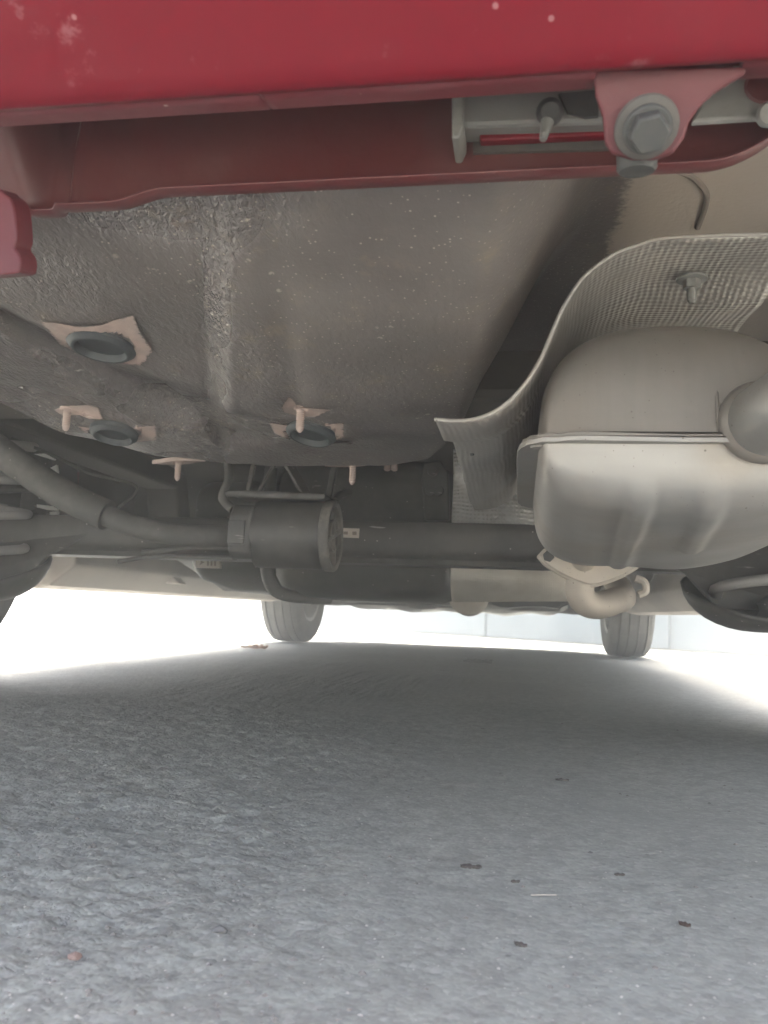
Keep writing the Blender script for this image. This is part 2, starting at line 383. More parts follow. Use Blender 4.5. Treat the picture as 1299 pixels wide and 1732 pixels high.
# ---- rear bumper: profile swept across, corners wrapping forward
def crx(pts, n):                                   # smooth curve through points
    pts = [Vector(p) for p in pts]; out = []
    for i in range(len(pts) - 1):
        p0 = pts[max(i - 1, 0)]; p1 = pts[i]; p2 = pts[i + 1]; p3 = pts[min(i + 2, len(pts) - 1)]
        for k in range(n):
            t = k / n; out.append(.5 * ((2 * p1) + (p2 - p0) * t + (2 * p0 - 5 * p1 + 4 * p2 - p3) * t * t + (3 * p1 - p0 - 3 * p2 + p3) * t ** 3))
    return out + [pts[-1]]
prof = crx([(0, .33, .80), (0, .20, .785), (0, .145, .72), (0, .13, .60), (0, .14, .50), (0, .165, .43), (0, .205, .375), (0, .262, .3325)], 8)
prof += [Vector((0, .2660, .3296)), Vector((0, .2690, .3288)), Vector((0, .2715, .3290))]
def sweep(prof, xs, wrap=lambda dx: 0., zz=lambda x: 0.):
    P = np.zeros((len(xs), len(prof), 3))
    for i, x in enumerate(xs):
        for j, p in enumerate(prof): P[i, j] = (x, p[1] + wrap(x - CX), p[2] + zz(x))
    return P
def bw(dx): return .9 * max(0, abs(dx) - .5) ** 2 / .3
xs = np.linspace(CX - .79, CX + .79, 121)
bumper = obj('rear_bumper', MB().grid(sweep(prof, xs, bw)), M['red'], car, solid=.003)
lipp = [Vector((0, .2708, .3293)), Vector((0, .2800, .3320)), Vector((0, .2895, .3348)), Vector((0, .2905, .3375))]
x_n0, x_n1, x_tab = az(441, 165, .331).x, az(455, 165, .333).x, ay(1006, 140, .28).x
for a, b in ((CX - .7, x_n0), (x_n0 + .0008, x_tab), ):
    obj('bumper_lip', MB().grid(sweep(lipp, np.linspace(a, b, 40), bw)), M['red_edge'], bumper, solid=.0025)
obj('bumper_lip', MB().grid(sweep(lipp, np.linspace(.072, CX + .7, 20), bw)), M['red_edge'], bumper, solid=.0025)
# small notch mark and paint chip on the lip
nk = [az(439, 150, .3278), az(442, 149.5, .3278), az(455, 178, .3332), az(452, 178.5, .3332)]
obj('lip_joint', MB().prism(nk, (0, 0, -.0006)), M['red_edge'], bumper, smooth=False)
# bolt tab
tabpx = [(1004, 116), (1008, 160), (1020, 195), (1024, 240), (1036, 258), (1070, 268), (1110, 268), (1140, 257), (1158, 232), (1166, 205), (1185, 178), (1210, 155), (1240, 136), (1262, 124), (1262, 112)]
def tilt(a, b): return ay(a, b, .279 + (b - 130) / 138 * .012)
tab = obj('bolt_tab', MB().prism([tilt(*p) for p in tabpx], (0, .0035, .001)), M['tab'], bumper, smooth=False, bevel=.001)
bc = ay(1093, 214, .283); bax = Vector((.06, -.66, -.75)).normalized()
obj('washer', MB().lathe([(.0040, 0), (.0104, 0), (.0112, .0008), (.0108, .0018), (.0088, .0026), (.0040, .0026)], bc, bax), M['washer'], bumper)
bh = MB().lathe([(.0082, .0020), (.0086, .0030), (.0082, .0042), (.0074, .0044)], bc, bax, 32)
bh.lathe([(.0072, .0040), (.0072, .0088), (.0064, .0098)], bc, bax, 6)
obj('bolt', bh, M['bolt'], bumper, ang=30, bevel=.0004)
nb = ay(1078, 238, .300)
obj('bolt', MB().lathe([(.0068, .006), (.0074, .002), (.0074, -.010), (.0064, -.0115)], nb, (0, -.15, 1), 24), M['bolt'], bumper)
# red hanging bracket at the far left of the view
rb = crx([ay(-60, 318, .30), ay(-8, 318, .30), ay(6, 326, .30), ay(22, 345, .30), ay(28, 400, .30), ay(24, 418, .30), ay(33, 432, .30), ay(34, 452, .30), ay(22, 463, .30), ay(-60, 468, .30)], 4)
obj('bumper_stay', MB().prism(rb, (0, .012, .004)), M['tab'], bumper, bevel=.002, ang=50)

# ---- bumper reinforcement: zinc bar, end plate, small bolts, pale brackets
y1 = .338
bar = MB().prism([ay(768, 150, y1), ay(1040, 140, y1), ay(1040, 206, y1), ay(768, 214, y1)], (0, .014, 0))
bar_o = obj('bumper_beam', bar, M['zinc'], car, smooth=False, bevel=.002)
obj('end_plate', MB().prism([ay(764, 140, .332), ay(784, 140, .332), ay(784, 214, .332), ay(776, 233, .332), ay(764, 233, .332)], (0, .022, 0)), M['pale'], bar_o, smooth=False, bevel=.001)
sb = ay(930, 190, .337)
obj('bolt', MB().lathe([(.0055, 0), (.0058, .003), (.0045, .0055), (.0038, .0065)], sb, (0, -.85, -.5), 16), M['bolt'], bar_o)
obj('bolt', MB().tube([ay(926, 205, .334), ay(918, 236, .333)], [.0028, .0016], 10), M['zinc'], bar_o)
obj('slot_plate', MB().prism([ay(945, 158, .3365), ay(1012, 152, .3365), ay(1012, 196, .3365), ay(990, 198, .3365), ay(960, 190, .3365)], (0, .003, 0)), M['bolt'], bar_o, smooth=False)
obj('red_strip', MB().prism([ay(808, 208, .345), ay(1025, 200, .345), ay(1030, 228, .345), ay(812, 238, .345)], (0, .005, 0)), M['red'], bar_o, smooth=False, bevel=.001)
obj('pale_strip', MB().prism([ay(800, 225, .3505), ay(1100, 215, .3505), ay(1100, 250, .3505), ay(800, 258, .3505)], (0, .002, 0)), M['washer'], bar_o, smooth=False)
# pale bracket at right with a round hole
hp = [ay(a, b, .325) for a, b in ((1170, 205), (1195, 160), (1240, 110), (1400, 100), (1400, 190), (1330, 195))]
brk = obj('tow_bracket', MB().prism(hp, (0, .004, 0)), M['pale'], bar_o, smooth=False, bevel=.001)
hc = ay(1292, 146, .3245)
obj('bracket_hole', MB().lathe([(.0075, 0), (.0068, .0012), (.0060, -.0020), (.0001, -.0020)], hc, (0, -1, 0), 24), M['red_in'], bar_o)
obj('bolt', MB().lathe([(.004, -.002), (.005, .002), (.004, .004)], ay(1299, 196, .322), (0, -1, -.3), 16), M['pale'], bar_o)

# ---- rear panel (body-colour valance with bent bottom flange)
pp = crx([(0, .3375, .3305), (0, .3420, .3300), (0, .3478, .3315), (0, .3515, .3365), (0, .3530, .3450), (0, .3560, .38), (0, .362, .46), (0, .35, .60)], 5)
xs = np.concatenate([np.linspace(CX - .74, -.30, 20), np.linspace(-.295, .16, 260), np.linspace(.17, CX + .74, 12)])
P = sweep(pp, xs)
Xp = P[:, :, 0]
lx = ay(128, 270, .353).x
low = sstep(-.165, -.195, Xp)                                   # the left part hangs a little lower and is set back
edge_w = np.clip(1 - (P[:, :, 2] - .33) / .03, 0, 1)
P[:, :, 2] -= low * edge_w * .0035
P[:, :, 1] += low * .004 * edge_w
ridge = np.exp(-((Xp - (lx + (P[:, :, 2] - .35) * .1)) / .0022) ** 2)
P[:, :, 1] -= ridge * .0030
P[:, :, 1] += sstep(lx + .001, lx - .004, Xp) * .0045
P[:, :, 1] -= sstep(-.234, -.246, Xp) * (.006 + np.clip(P[:, :, 2] - .333, 0, .06) * .75)
rise = np.clip((Xp - .072) / .03, 0, 3); rise = np.where(rise < 1, rise * rise * .5, rise - .5)
P[:, :, 2] += rise * edge_w * .026
dent = np.exp(-(((Xp - ay(97, 297, .353).x) / .003) ** 2 + ((P[:, :, 2] - ay(97, 297, .353).z) / .003) ** 2)); P[:, :, 1] -= dent * .0018
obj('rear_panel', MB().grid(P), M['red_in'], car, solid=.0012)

# ---- boot floor with spare-wheel well: one pressed sheet
wx = np.linspace(-.70, .34, 380); wy = np.linspace(.3625, 1.02, 300)
X, Y = np.meshgrid(wx, wy, indexing='ij')
poly = np.array([(-.50, .20), (-.50, .50), (-.475, .60), (-.425, .70), (-.36, .77), (-.29, .797), (-.139, .797), (-.085, .765), (-.045, .70), (-.015, .60), (.004, .46), (.018, .36), (.025, .20)])
D = np.full(X.shape, 9.); inside = np.zeros(X.shape, bool)
for k in range(len(poly)):
    a, b = poly[k], poly[(k + 1) % len(poly)]
    e = b - a; t = np.clip(((X - a[0]) * e[0] + (Y - a[1]) * e[1]) / (e @ e), 0, 1)
    D = np.minimum(D, np.hypot(X - a[0] - t * e[0], Y - a[1] - t * e[1]))
    c = ((a[1] > Y) != (b[1] > Y)) & (X < (b[0] - a[0]) * (Y - a[1]) / (b[1] - a[1] + 1e-12) + a[0]); inside ^= c
sd_ = np.where(inside, -D, D)
basez = np.interp(Y, [.34, .38, .42, .5, .6, .7, .79, 1.1], [.356, .345, .336, .3175, .3035, .293, .284, .280])
ra_ = -.006 - .030 * sstep(-.09, -.02, X); tr_ = np.clip((sd_ - ra_) / (.060 - ra_), 0, 1); riser = tr_ * tr_ * (3 - 2 * tr_)
# pressed features
def line_d(p, q, X, Y):                              # signed distance, positive on the right side of p->q
    d = np.array([q[0] - p[0], q[1] - p[1]]); L = np.hypot(*d); return ((X - p[0]) * d[1] - (Y - p[1]) * d[0]) / L
r0_, r1_ = az(362, 372, .335), az(368, 690, .300)
rd = line_d((r0_.x, r0_.y), (r1_.x, r1_.y), X, Y)
step = sstep(.010, -.010, rd)                        # left side pressed up
cr = [az(0, 612, .305), az(100, 652, .300), az(200, 687, .298), az(330, 722, .294)]
ycr = np.interp(X, [p.x for p in cr], [p.y for p in cr], left=.40, right=.70)
cd = (Y - ycr)
fadeL = sstep(-.20, -.30, X)
trough = np.where(cd < 0, sstep(-.095, -.004, cd), sstep(.045, .002, cd)) * fadeL
fade_front = sstep(.70, .62, Y)
relief = step * .010 * fade_front * sstep(.345, .42, Y) + trough * .013
swell = .0025 * fbm(X * 9, Y * 9, 3, 21)
bow = -.012 * np.exp(-(((X + .10) / .10) ** 2 + ((Y - .60) / .10) ** 2)) * .6
bead = .004 * np.exp(-((line_d((-.134, .40), (-.185, .66), X, Y)) / .012) ** 2)
Zw = basez + relief + swell + bow + bead * fade_front
emb = az(525, 737, .289); Zw -= .006 * np.exp(-(((X - emb.x) / .05) ** 2 + ((Y - emb.y) / .03) ** 2))
emb = az(190, 735, .29); Zw -= .005 * np.exp(-(((X - emb.x) / .045) ** 2 + ((Y - emb.y) / .03) ** 2))
topz = .436 + .002 * fbm(X * 6, Y * 6, 2, 30)
Zw = Zw * (1 - riser) + topz * riser
wr = np.maximum.reduce([np.exp(-(rd / .013) ** 2) * .85, sstep(.09, .02, np.hypot((X + .19) * .8, Y - .37)) * .9,
                        sstep(.05, .0, np.abs(Y - .665 - (X + .25) * .15)) * sstep(-.40, -.30, X) * sstep(-.15, -.22, X), .55 * sstep(.0, .03, cd) * fadeL, .32 * sstep(-.12, -.20, X), .5 * sstep(.06, .0, np.abs(Y - .70)) * sstep(-.08, -.15, X)])
wr = np.clip(wr * (.78 + .28 * fbm(X * 18, Y * 18, 3, 40)), 0, 1)
bare = sstep(.040, .090, X + .003 * fbm(X * 30, Y * 30, 2, 55)) * riser
pan_m = MB().grid(np.stack([X, Y, Zw], -1)); pan_m.attr = {'wrinkle': wr.ravel(), 'bare': bare.ravel()}
pan = obj('boot_floor', pan_m, M['coat'], car, origin=(-.2, .65, .3), solid=0)
def pan_z(x, y):
    i = int(round((x - wx[0]) / (wx[1] - wx[0]))); j = int(round((y - wy[0]) / (wy[1] - wy[0])))
    return float(Zw[min(max(i, 0), len(wx) - 1), min(max(j, 0), len(wy) - 1)])
def on_pan(a, b, n=14):                             # sight line meets the pan surface
    z = .30
    for _ in range(n):
        p = az(a, b, z); z = .5 * z + .5 * pan_z(p.x, p.y)
    return az(a, b, z)
# sealer bead curving over the bare floor
sl = crx([az(a, b, .434) for a, b in ((1110, 262), (1140, 285), (1172, 300), (1194, 325), (1192, 352), (1180, 385))], 6)
obj('sealer_bead', MB().tube(sl, .0022, 8), dusty('sealer', (.20, .165, .14), .7, dust=.3), pan)
# masked primer patches, rubber plugs and threaded studs
def patch(px, dz=-.0016, hole=None):
    pts = []
    c = Vector((sum(p[0] for p in px) / len(px), sum(p[1] for p in px) / len(px), 0))
    ring = []
    n = len(px)
    for k in range(n):
        a, b = px[k], px[(k + 1) % n]
        for s in range(3): ring.append((a[0] + (b[0] - a[0]) * s / 3, a[1] + (b[1] - a[1]) * s / 3))
    mb = MB(); vs = []; fs = []; L = 8; N = len(ring)
    for l in range(L + 1):
        for q in ring:
            p = on_pan(c.x + (q[0] - c.x) * l / L, c.y + (q[1] - c.y) * l / L); 
            if hole and math.hypot((c.x + (q[0] - c.x) * l / L - hole[0]) , (c.y + (q[1] - c.y) * l / L - hole[1]) * 2.2) < hole[2]: p.z += .010
            p.z += dz; vs.append(p)
    for l in range(L):
        for k in range(N): fs.append((l * N + k, l * N + (k + 1) % N, (l + 1) * N + (k + 1) % N, (l + 1) * N + k))
    mb.attr['rim'] = [l / L for l in range(L + 1) for _ in ring]
    return mb.add(vs, fs)
PATCH = [[(68, 540), (100, 543), (135, 549), (168, 546), (195, 537), (226, 530), (236, 555), (246, 572), (259, 590), (248, 606), (238, 615), (200, 611), (165, 605), (130, 596), (100, 578)],
         [(132, 718), (160, 722), (190, 718), (235, 719), (264, 717), (265, 742), (235, 745), (200, 747), (170, 744), (145, 733)],
         [(455, 712), (490, 717), (530, 719), (560, 714), (582, 711), (582, 736), (560, 746), (525, 748), (490, 741), (465, 731)],
         [(91, 690), (110, 683), (150, 682), (166, 686), (176, 706), (152, 706), (135, 699), (105, 700)],
         [(476, 685), (488, 668), (494, 671), (487, 682), (520, 686), (560, 690), (535, 702), (505, 701), (480, 694)],
         [(270, 776), (300, 779), (345, 777), (320, 783), (295, 784)],
         [(564, 780), (600, 783), (642, 781), (615, 788), (590, 788)]]
for k, p in enumerate(PATCH[:5]): obj('primer_patch', patch(p, hole=((172, 583, 52), (193, 732, 40), (526, 732, 40), None, None)[k]), M['patch'], pan)
def plug_mesh(r):
    prof = [(r * 1.10, .002), (r * 1.08, -.0022), (r * 1.0, -.0034), (r * .97, -.0042), (r * .92, -.0052), (r * .86, -.0056), (r * .81, -.0052), (r * .78, -.0032), (r * .74, -.0004), (r * .001, -.0004)]
    return MB().lathe(prof, (0, 0, 0), (0, 0, 1), 40)
def slope_rot(p):
    e = .008; nx = (pan_z(p.x + e, p.y) - pan_z(p.x - e, p.y)) / (2 * e); ny = (pan_z(p.x, p.y + e) - pan_z(p.x, p.y - e)) / (2 * e)
    return Vector((-nx, -ny, 1)).normalized().to_track_quat('Z', 'Y').to_euler()
for (a, b, r) in ((172, 583, .0225), (193, 732, .0195), (526, 732, .0200)):
    p = on_pan(a, b); o = obj('rubber_plug', plug_mesh(r), M['plug'], pan, origin=(0, 0, 0)); o.location = p + Vector((0, 0, .000)) - ORG[pan.name]
    o.rotation_euler = slope_rot(p)
def stud_mesh(L, r):
    pr = [(r * 1.9, .002), (r * 1.9, -.001), (r * 1.15, -.002)]; n = int(L / .0016)
    for k in range(n):
        z = -.003 - k * .0016; pr += [(r, z), (r * .88, z - .0008)]
    pr += [(r * .8, -.003 - L), (r * .3, -.005 - L)]
    return MB().lathe(pr, (0, 0, 0), (0, 0, 1), 14)
for (a, b, L, r) in ((509, 690, .015, .0035), (114, 693, .014, .0034), (302, 781, .015, .0032), (597, 785, .016, .0034)):
    p = on_pan(a, b) if b < 750 else az(a, b, .2865); o = obj('stud', stud_mesh(L, r), M['primer'], pan, origin=(0, 0, 0)); o.location = p - ORG[pan.name]
    if b > 750:
        ring = [Vector((p.x + .023 * math.cos(q * .524) * (1 + .25 * math.cos(q * 2.1)), p.y + .010 * math.sin(q * .524), .2855 + .0015 * math.cos(q * .524))) for q in range(12)]
        obj('primer_patch', MB().prism(ring, (0, 0, .004)), M['primer'], pan)

# ---- floor further forward, cross members, wheel houses, sills
U = np.linspace(CX - .70, CX + .70, 60); V_ = np.concatenate([np.linspace(.985, 1.5, 30), np.linspace(1.55, 3.1, 40)])
X, Y = np.meshgrid(U, V_, indexing='ij')
Zf = np.interp(Y, [.9, 1.4, 1.75, 2.0, 2.4, 3.1], [.445, .445, .42, .30, .235, .225])
Zf += .10 * np.exp(-((X - CX - .12) / .10) ** 2) * sstep(1.6, 2.2, Y) + .002 * np.sin(X * 40) * sstep(1.9, 2.1, Y) + .004 * fbm(X * 8, Y * 8, 3, 70)
obj('underfloor', MB().grid(np.stack([X, Y, Zf], -1)), M['floor'], car)
obj('cross_member', MB().box((CX, .955, .415), (1.15, .10, .07)), M['floor'], car, smooth=False, bevel=.012)
for s in (-1, 1):
    x = CX + s * .50
    pr = [(x + s * .0, .90, .42), (x + s * .0, 1.70, .42), (x, 1.75, .30), (x, 2.2, .215), (x, 3.9, .215)]
    rails = MB()
    for k in range(len(pr) - 1):
        a, b = Vector(pr[k]), Vector(pr[k + 1]); q = (b - a).to_track_quat('Y', 'Z').to_matrix()
        rails.box((a + b) / 2, (.075, (b - a).length + .03, .06), q)
    obj('side_rail', rails, M['floor'], car, smooth=False, bevel=.006)
    xs_ = CX + s * .70
    obj('side_sill', MB().prism([(xs_ - s * .085, 1.56, .215), (xs_ - s * .03, 1.56, .170), (xs_ + s * .01, 1.56, .163), (xs_ + s * .03, 1.56, .170), (xs_ + s * .045, 1.56, .30), (xs_ - s * .085, 1.56, .33)], (0, 1.66, .006)), M['sill'], car, smooth=False, bevel=.006)
    # wheel house: inner wall plus arch roof over each rear wheel
    wh = MB(); xi = CX + s * .595; n = 18; vs = []
    for k in range(n + 1):
        t = math.pi * k / n; vs += [(xi, RA - .36 * math.cos(t), .30 + .36 * math.sin(t)), (CX + s * .775, RA - .345 * math.cos(t), .30 + .345 * math.sin(t))]
    wh.add(vs, [(2 * k, 2 * k + 1, 2 * k + 3, 2 * k + 2) for k in range(n)])
    c0 = len(wh.v); wh.v.append((xi, RA, .30)); wh.f += [(c0, 2 * k, 2 * k + 2) for k in range(n)]
    wh.add([(xi, .45, .30), (xi, RA - .36, .30), (xi, RA - .36, .50), (xi, .45, .50), (xi, RA + .36, .27), (xi, 1.75, .27), (xi, 1.75, .5), (xi, RA + .36, .5)], [(0, 1, 2, 3), (4, 5, 6, 7)])
    obj('wheel_house', wh, M['floor'], car, solid=.003)
# bracket with holes ahead of the left wheel, seen past the tank
yb = 2.05
bk = [ay(a, b, yb) for a, b in ((222, 952), (236, 950), (240, 962), (262, 950), (275, 948), (292, 975), (304, 988), (232, 984))]
bk_o = obj('jacking_bracket', MB().prism(bk, (0, .05, 0)), M['sill'], car, smooth=False, bevel=.004)
for (a, b, r) in ((250, 977, .012), (272, 979, .008)):
    obj('hole', MB().lathe([(r, 0), (r * .9, -.004), (.0001, -.004)], ay(a, b, yb - .0045), (0, -1, 0), 20), M['black'], bk_o)

# ---- front end seen under the car: engine tray, gearbox lump, lower arms
tr = MB(); xs_ = np.linspace(CX - .52, CX + .52, 41); ys_ = np.linspace(3.05, 4.12, 20); X, Y = np.meshgrid(xs_, ys_, indexing='ij')
Zt = .165 + .004 * np.sin(X * 31) + .05 * sstep(.40, .52, np.abs(X - CX)) + .02 * sstep(3.5, 3.05, Y) + .01 * fbm(X * 9, Y * 5, 2, 90)
obj('engine_tray', MB().grid(np.stack([X, Y, Zt], -1)), M['black'], car, solid=.004)
obj('front_subframe', MB().box((CX, 3.30, .195), (.86, .16, .05)), M['black2'], car, smooth=False, bevel=.012)
obj('front_exhaust_box', MB().lathe([(.02, -.16), (.055, -.14), (.06, 0), (.055, .14), (.02, .16)], (CX + .12, 2.6, .20), (0, 1, 0), 24), M['pipe'], car)
gb = ay(715, 1018, 3.2)
obj('oil_sump', MB().lathe([(.001, -.045), (.05, -.04), (.075, -.015), (.08, .05), (.08, .12)], (gb.x, 3.2, gb.z + .015), (0, 0, 1), 28), M['black2'], car)
for s in (-1, 1):
    a, b = Vector((CX + s * .36, 3.40, .20)), Vector((CX + s * .62, 3.55, .19))
    obj('lower_arm', MB().tube([a, (a + b) / 2 + Vector((0, -.02, -.01)), b], [.03, .022, .026], 12), M['black2'], car)

# ---- wheels
def wheel(x, y, s, steer=0):
    wh = empty('wheel', (x, y, .278), car)
    R_, W_ = .279, .168; h = W_ / 2; prof = []
    prof = [(.178, -h * .80), (.20, -h * .98), (.235, -h * 1.03), (.262, -h * .96), (.273, -h * .84)]
    for gxx in (-.052, -.018, .018, .052):
        prof += [(R_ - abs(gxx) * .045, gxx - .0045), (R_ - .009, gxx - .0035), (R_ - .009, gxx + .0035), (R_ - abs(gxx) * .045, gxx + .0045)]
    prof += [(.273, h * .84), (.262, h * .96), (.235, h * 1.03), (.20, h * .98), (.178, h * .80), (.178, -h * .80)]
    ax = Vector((s * math.cos(steer), s * math.sin(steer), 0))
    t = obj('tyre', MB().lathe(prof, (x, y, .278), ax, 72, closed=True), M['tyre'], wh, ang=28)
    rimp = [(.180, -h * .82), (.186, -h * .90), (.172, -h * .86), (.160, -h * .3), (.150, h * .25), (.10, h * .55), (.07, h * .45), (.045, h * .7), (.001, h * .7)]
    obj('rim', MB().lathe(rimp, (x, y, .278), ax, 48, closed=True), M['rim'], wh)
    obj('brake_drum', MB().lathe([(.001, -h * .85), (.09, -h * .8), (.105, -h * .5), (.105, h * .2)], (x, y, .278), ax, 32, closed=True), M['black2'], wh)
for x, y, s in ((CX - .71, FA, -1), (CX + .71, FA, 1), (-.978, RA, -1), (.475, RA, 1)):
    wheel(x, y, s, 0)

# ---- rear axle: torsion beam, trailing arms, spring seats, coils
axle = obj('axle_beam', MB().prism(crx([(CX - .52, RA + .05, .2675), (CX - .52, RA - .012, .2675), (CX - .52, RA - .022, .262), (CX - .52, RA - .024, .240), (CX - .52, RA - .020, .2235), (CX - .52, RA - .008, .2165)], 4) + [Vector((CX - .52, RA - .004, .209)), Vector((CX - .52, RA + .04, .208)), Vector((CX - .52, RA + .05, .22))], (1.08, 0, 0)), M['black2'], car, ang=35)
st = [ay(577, 893, 1.122), ay(608, 894, 1.122), ay(607, 910, 1.122), ay(577, 909, 1.122)]
stk = obj('sticker', MB().prism(st, (0, .001, 0)), M['label'], axle, smooth=False)
for (a, b, wd_, hh) in ((581, 899, 7, 5), (596, 899, 7, 6)):
    obj('printed_mark', MB().prism([ay(a, b, 1.1208), ay(a + wd_, b, 1.1208), ay(a + wd_, b + hh, 1.1208), ay(a, b + hh, 1.1208)], (0, .0008, 0)), M['ink'], axle, smooth=False)
for s in (-1, 1):
    xo = -.24 + s * .58
    arm = crx([(xo - s * .05, RA + .42, .28), (xo, RA + .25, .255), (xo, RA + .06, .245), (xo - s * .05, RA + .02, .24)], 5)
    obj('trailing_arm', MB().tube(arm, [.032] * 10 + [.030] * (len(arm) - 10), 16), M['black2'], car)
    # spring seat: open dish hung from the arm, high at the beam side, low rim toward the rear
    sc = Vector((-.2375 + s * .5375, RA - .06, .136)); n, mI = 28, 9; vs = []
    for i in range(mI):
        u = i / (mI - 1)
        for k in range(n):
            a = 2 * math.pi * k / n; back = .5 + .5 * math.sin(a)           # +y is the back of the dish
            an = math.radians(86 * u); r = .012 + .082 * math.sin(an)
            z = .088 * (1 - math.cos(an)) * (.14 + .86 * back ** .8)
            vs.append((sc.x + r * math.cos(a) * 1.05, sc.y + r * math.sin(a), sc.z + z))
    fs = [(i * n + k, i * n + (k + 1) % n, (i + 1) * n + (k + 1) % n, (i + 1) * n + k) for i in range(mI - 1) for k in range(n)] + [tuple(range(n))]
    obj('spring_seat', MB().add(vs, fs), M['black2'], car, solid=.004)
    gus = [(sc.x - s * .09, RA - .03, .205), (sc.x - s * .19, RA - .02, .262), (sc.x - s * .02, RA - .01, .265), (sc.x + s * .06, RA - .02, .235), (sc.x + s * .05, RA - .03, .165), (sc.x - s * .05, RA - .03, .160)]
    obj('gusset', MB().prism([Vector(p) for p in gus], (0, .006, 0)), M['black2'], car, smooth=False, bevel=.002)
    coil = []
    for k in range(110):
        a = 2 * math.pi * k / 24; z = .160 + k / 109 * .23; coil.append((sc.x + .060 * math.cos(a), sc.y + .060 * math.sin(a), z))
    obj('coil_spring', MB().tube(coil, .0068, 10), M['coil'], car)
    obj('bump_stop', MB().lathe([(.018, 0), (.024, .006), (.020, .014), (.023, .022), (.012, .032)], (sc.x + .01, sc.y - .01, .147), (0, 0, 1), 20), M['rubber'], car)
    obj('damper', MB().tube([(-.24 + s * .60, RA + .16, .20), (-.24 + s * .58, RA + .14, .45)], .022, 16), M['black2'], car)

# ---- fuel tank: two lobes with a pressed shoulder between them, seam round the middle
def lobe(x0, x1, y0, y1, z0, z1, rr=.05, n=44, L=14):
    mb = MB(); vs = []; cx, cy = (x0 + x1) / 2, (y0 + y1) / 2; ax_, by_ = (x1 - x0) / 2, (y1 - y0) / 2
    for l in range(L + 1):
        t = l / L; z = z0 + (z1 - z0) * t
        e = min(t, 1 - t) * (z1 - z0); k = 1 if e > rr else 1 - (1 - math.sqrt(max(0, 1 - (1 - e / rr) ** 2))) * rr / min(ax_, by_)
        for q in range(n):
            a = 2 * math.pi * q / n; c, s_ = math.cos(a), math.sin(a); pw = .34
            vs.append((cx + (ax_ * k) * math.copysign(abs(c) ** pw, c), cy + (by_ * k) * math.copysign(abs(s_) ** pw, s_), z))
    fs = [(i * n + k, i * n + (k + 1) % n, (i + 1) * n + (k + 1) % n, (i + 1) * n + k) for i in range(L) for k in range(n)] + [tuple(range(n)), tuple(range(L * n, L * n + n))]
    return mb.add(vs, fs)
tank = obj('fuel_tank', lobe(-.47, -.115, 1.47, 2.02, .166, .43), M['black2'], car, ang=60)
obj('tank_lobe', lobe(-.640, -.452, 1.50, 2.0, .176, .40), M['black2'], tank, ang=60)
obj('tank_seam', lobe(-.652, -.105, 1.462, 2.03, .290, .298, .002, 60, 2), M['black2'], tank, ang=60)
obj('tank_shoulder', MB().tube(crx([(-.462, 1.468, .40), (-.462, 1.466, .25), (-.452, 1.472, .185), (-.43, 1.52, .166), (-.42, 1.8, .166)], 5), .012, 12), M['black2'], tank)
st = [ay(331, 942, 1.490), ay(371, 943, 1.490), ay(371, 961, 1.490), ay(331, 960, 1.490)]
obj('sticker', MB().prism(st, (0, .012, 0)), M['label'], tank, smooth=False)
ar = [ay(a, b, 1.4888) for a, b in ((337, 946), (346, 951), (337, 956), (340, 951))]
obj('printed_mark', MB().prism(ar, (0, .001, 0)), M['ink'], tank, smooth=False)
for k in range(3):
    obj('printed_mark', MB().prism([ay(350 + 6 * k, 946, 1.4888), ay(353 + 6 * k, 946, 1.4888), ay(353 + 6 * k, 957, 1.4888), ay(350 + 6 * k, 957, 1.4888)], (0, .001, 0)), M['ink'], tank, smooth=False)
# dark hanger bracket in front of the tank
hb = [ay(a, b, 1.32) for a, b in ((716, 783), (745, 778), (758, 800), (760, 880), (718, 880), (713, 812))]
hgr = obj('tank_hanger', MB().prism(hb, (0, .02, 0)), M['black'], car, smooth=False, bevel=.003)
for (a, b) in ((732, 798), (728, 830), (742, 830)):
    obj('hanger_pad', MB().lathe([(.0085, 0), (.0075, .004), (.001, .004)], ay(a, b, 1.319), (0, -1, 0), 18), M['black'], hgr)
for (a, b) in ((655, 791), (667, 791)):
    obj('clip', MB().lathe([(.0030, .010), (.0042, .0), (.0042, -.003), (.002, -.0045)], ay(a, b, 1.02), (0, 0, 1), 14), M['primer'], car)

# ---- coarse embossed tunnel shield behind the beam
ys_ = 1.50
pl = [(765, 700), (765, 757), (764, 830), (764, 900), (764, 960), (768, 1000), (780, 1014)]
us = np.linspace(0, 1, 40); vsn = np.linspace(0, 1, 60); P = np.zeros((40, 60, 3))
xl = ay(765, 900, ys_).x
for i, u in enumerate(us):
    for j, v in enumerate(vsn):
        z = .236 + v * .25; x = xl + u * .24
        y = ys_ - .02 + .10 * u * u + .006 * math.sin(v * 14) + .004 * math.sin(u * 20 + v * 3)
        P[i, j] = (x, y, z + .012 * u * (1 - v))
sh2 = MB().grid(P); Q = P.copy()
for i, u in enumerate(us):
    for j, v in enumerate(vsn): Q[i, j] = (xl + u * .24, ys_ - .014 + .10 * u * u + .05 * max(0, 1 - v / .7) ** 2 + .002 * math.sin(u * 15), .165 + v * .073 + .012 * u * (1 - v))
sh2.uv = np.stack([P[:, :, 0].ravel(), P[:, :, 2].ravel()], 1)
tsh = obj('tunnel_shield', sh2, M['shield2'], car, solid=.0012)
sh3 = MB().grid(Q); sh3.uv = np.stack([Q[:, :, 0].ravel(), Q[:, :, 2].ravel()], 1)
obj('lower_fold', sh3, M['shield3'], tsh, solid=.0012)

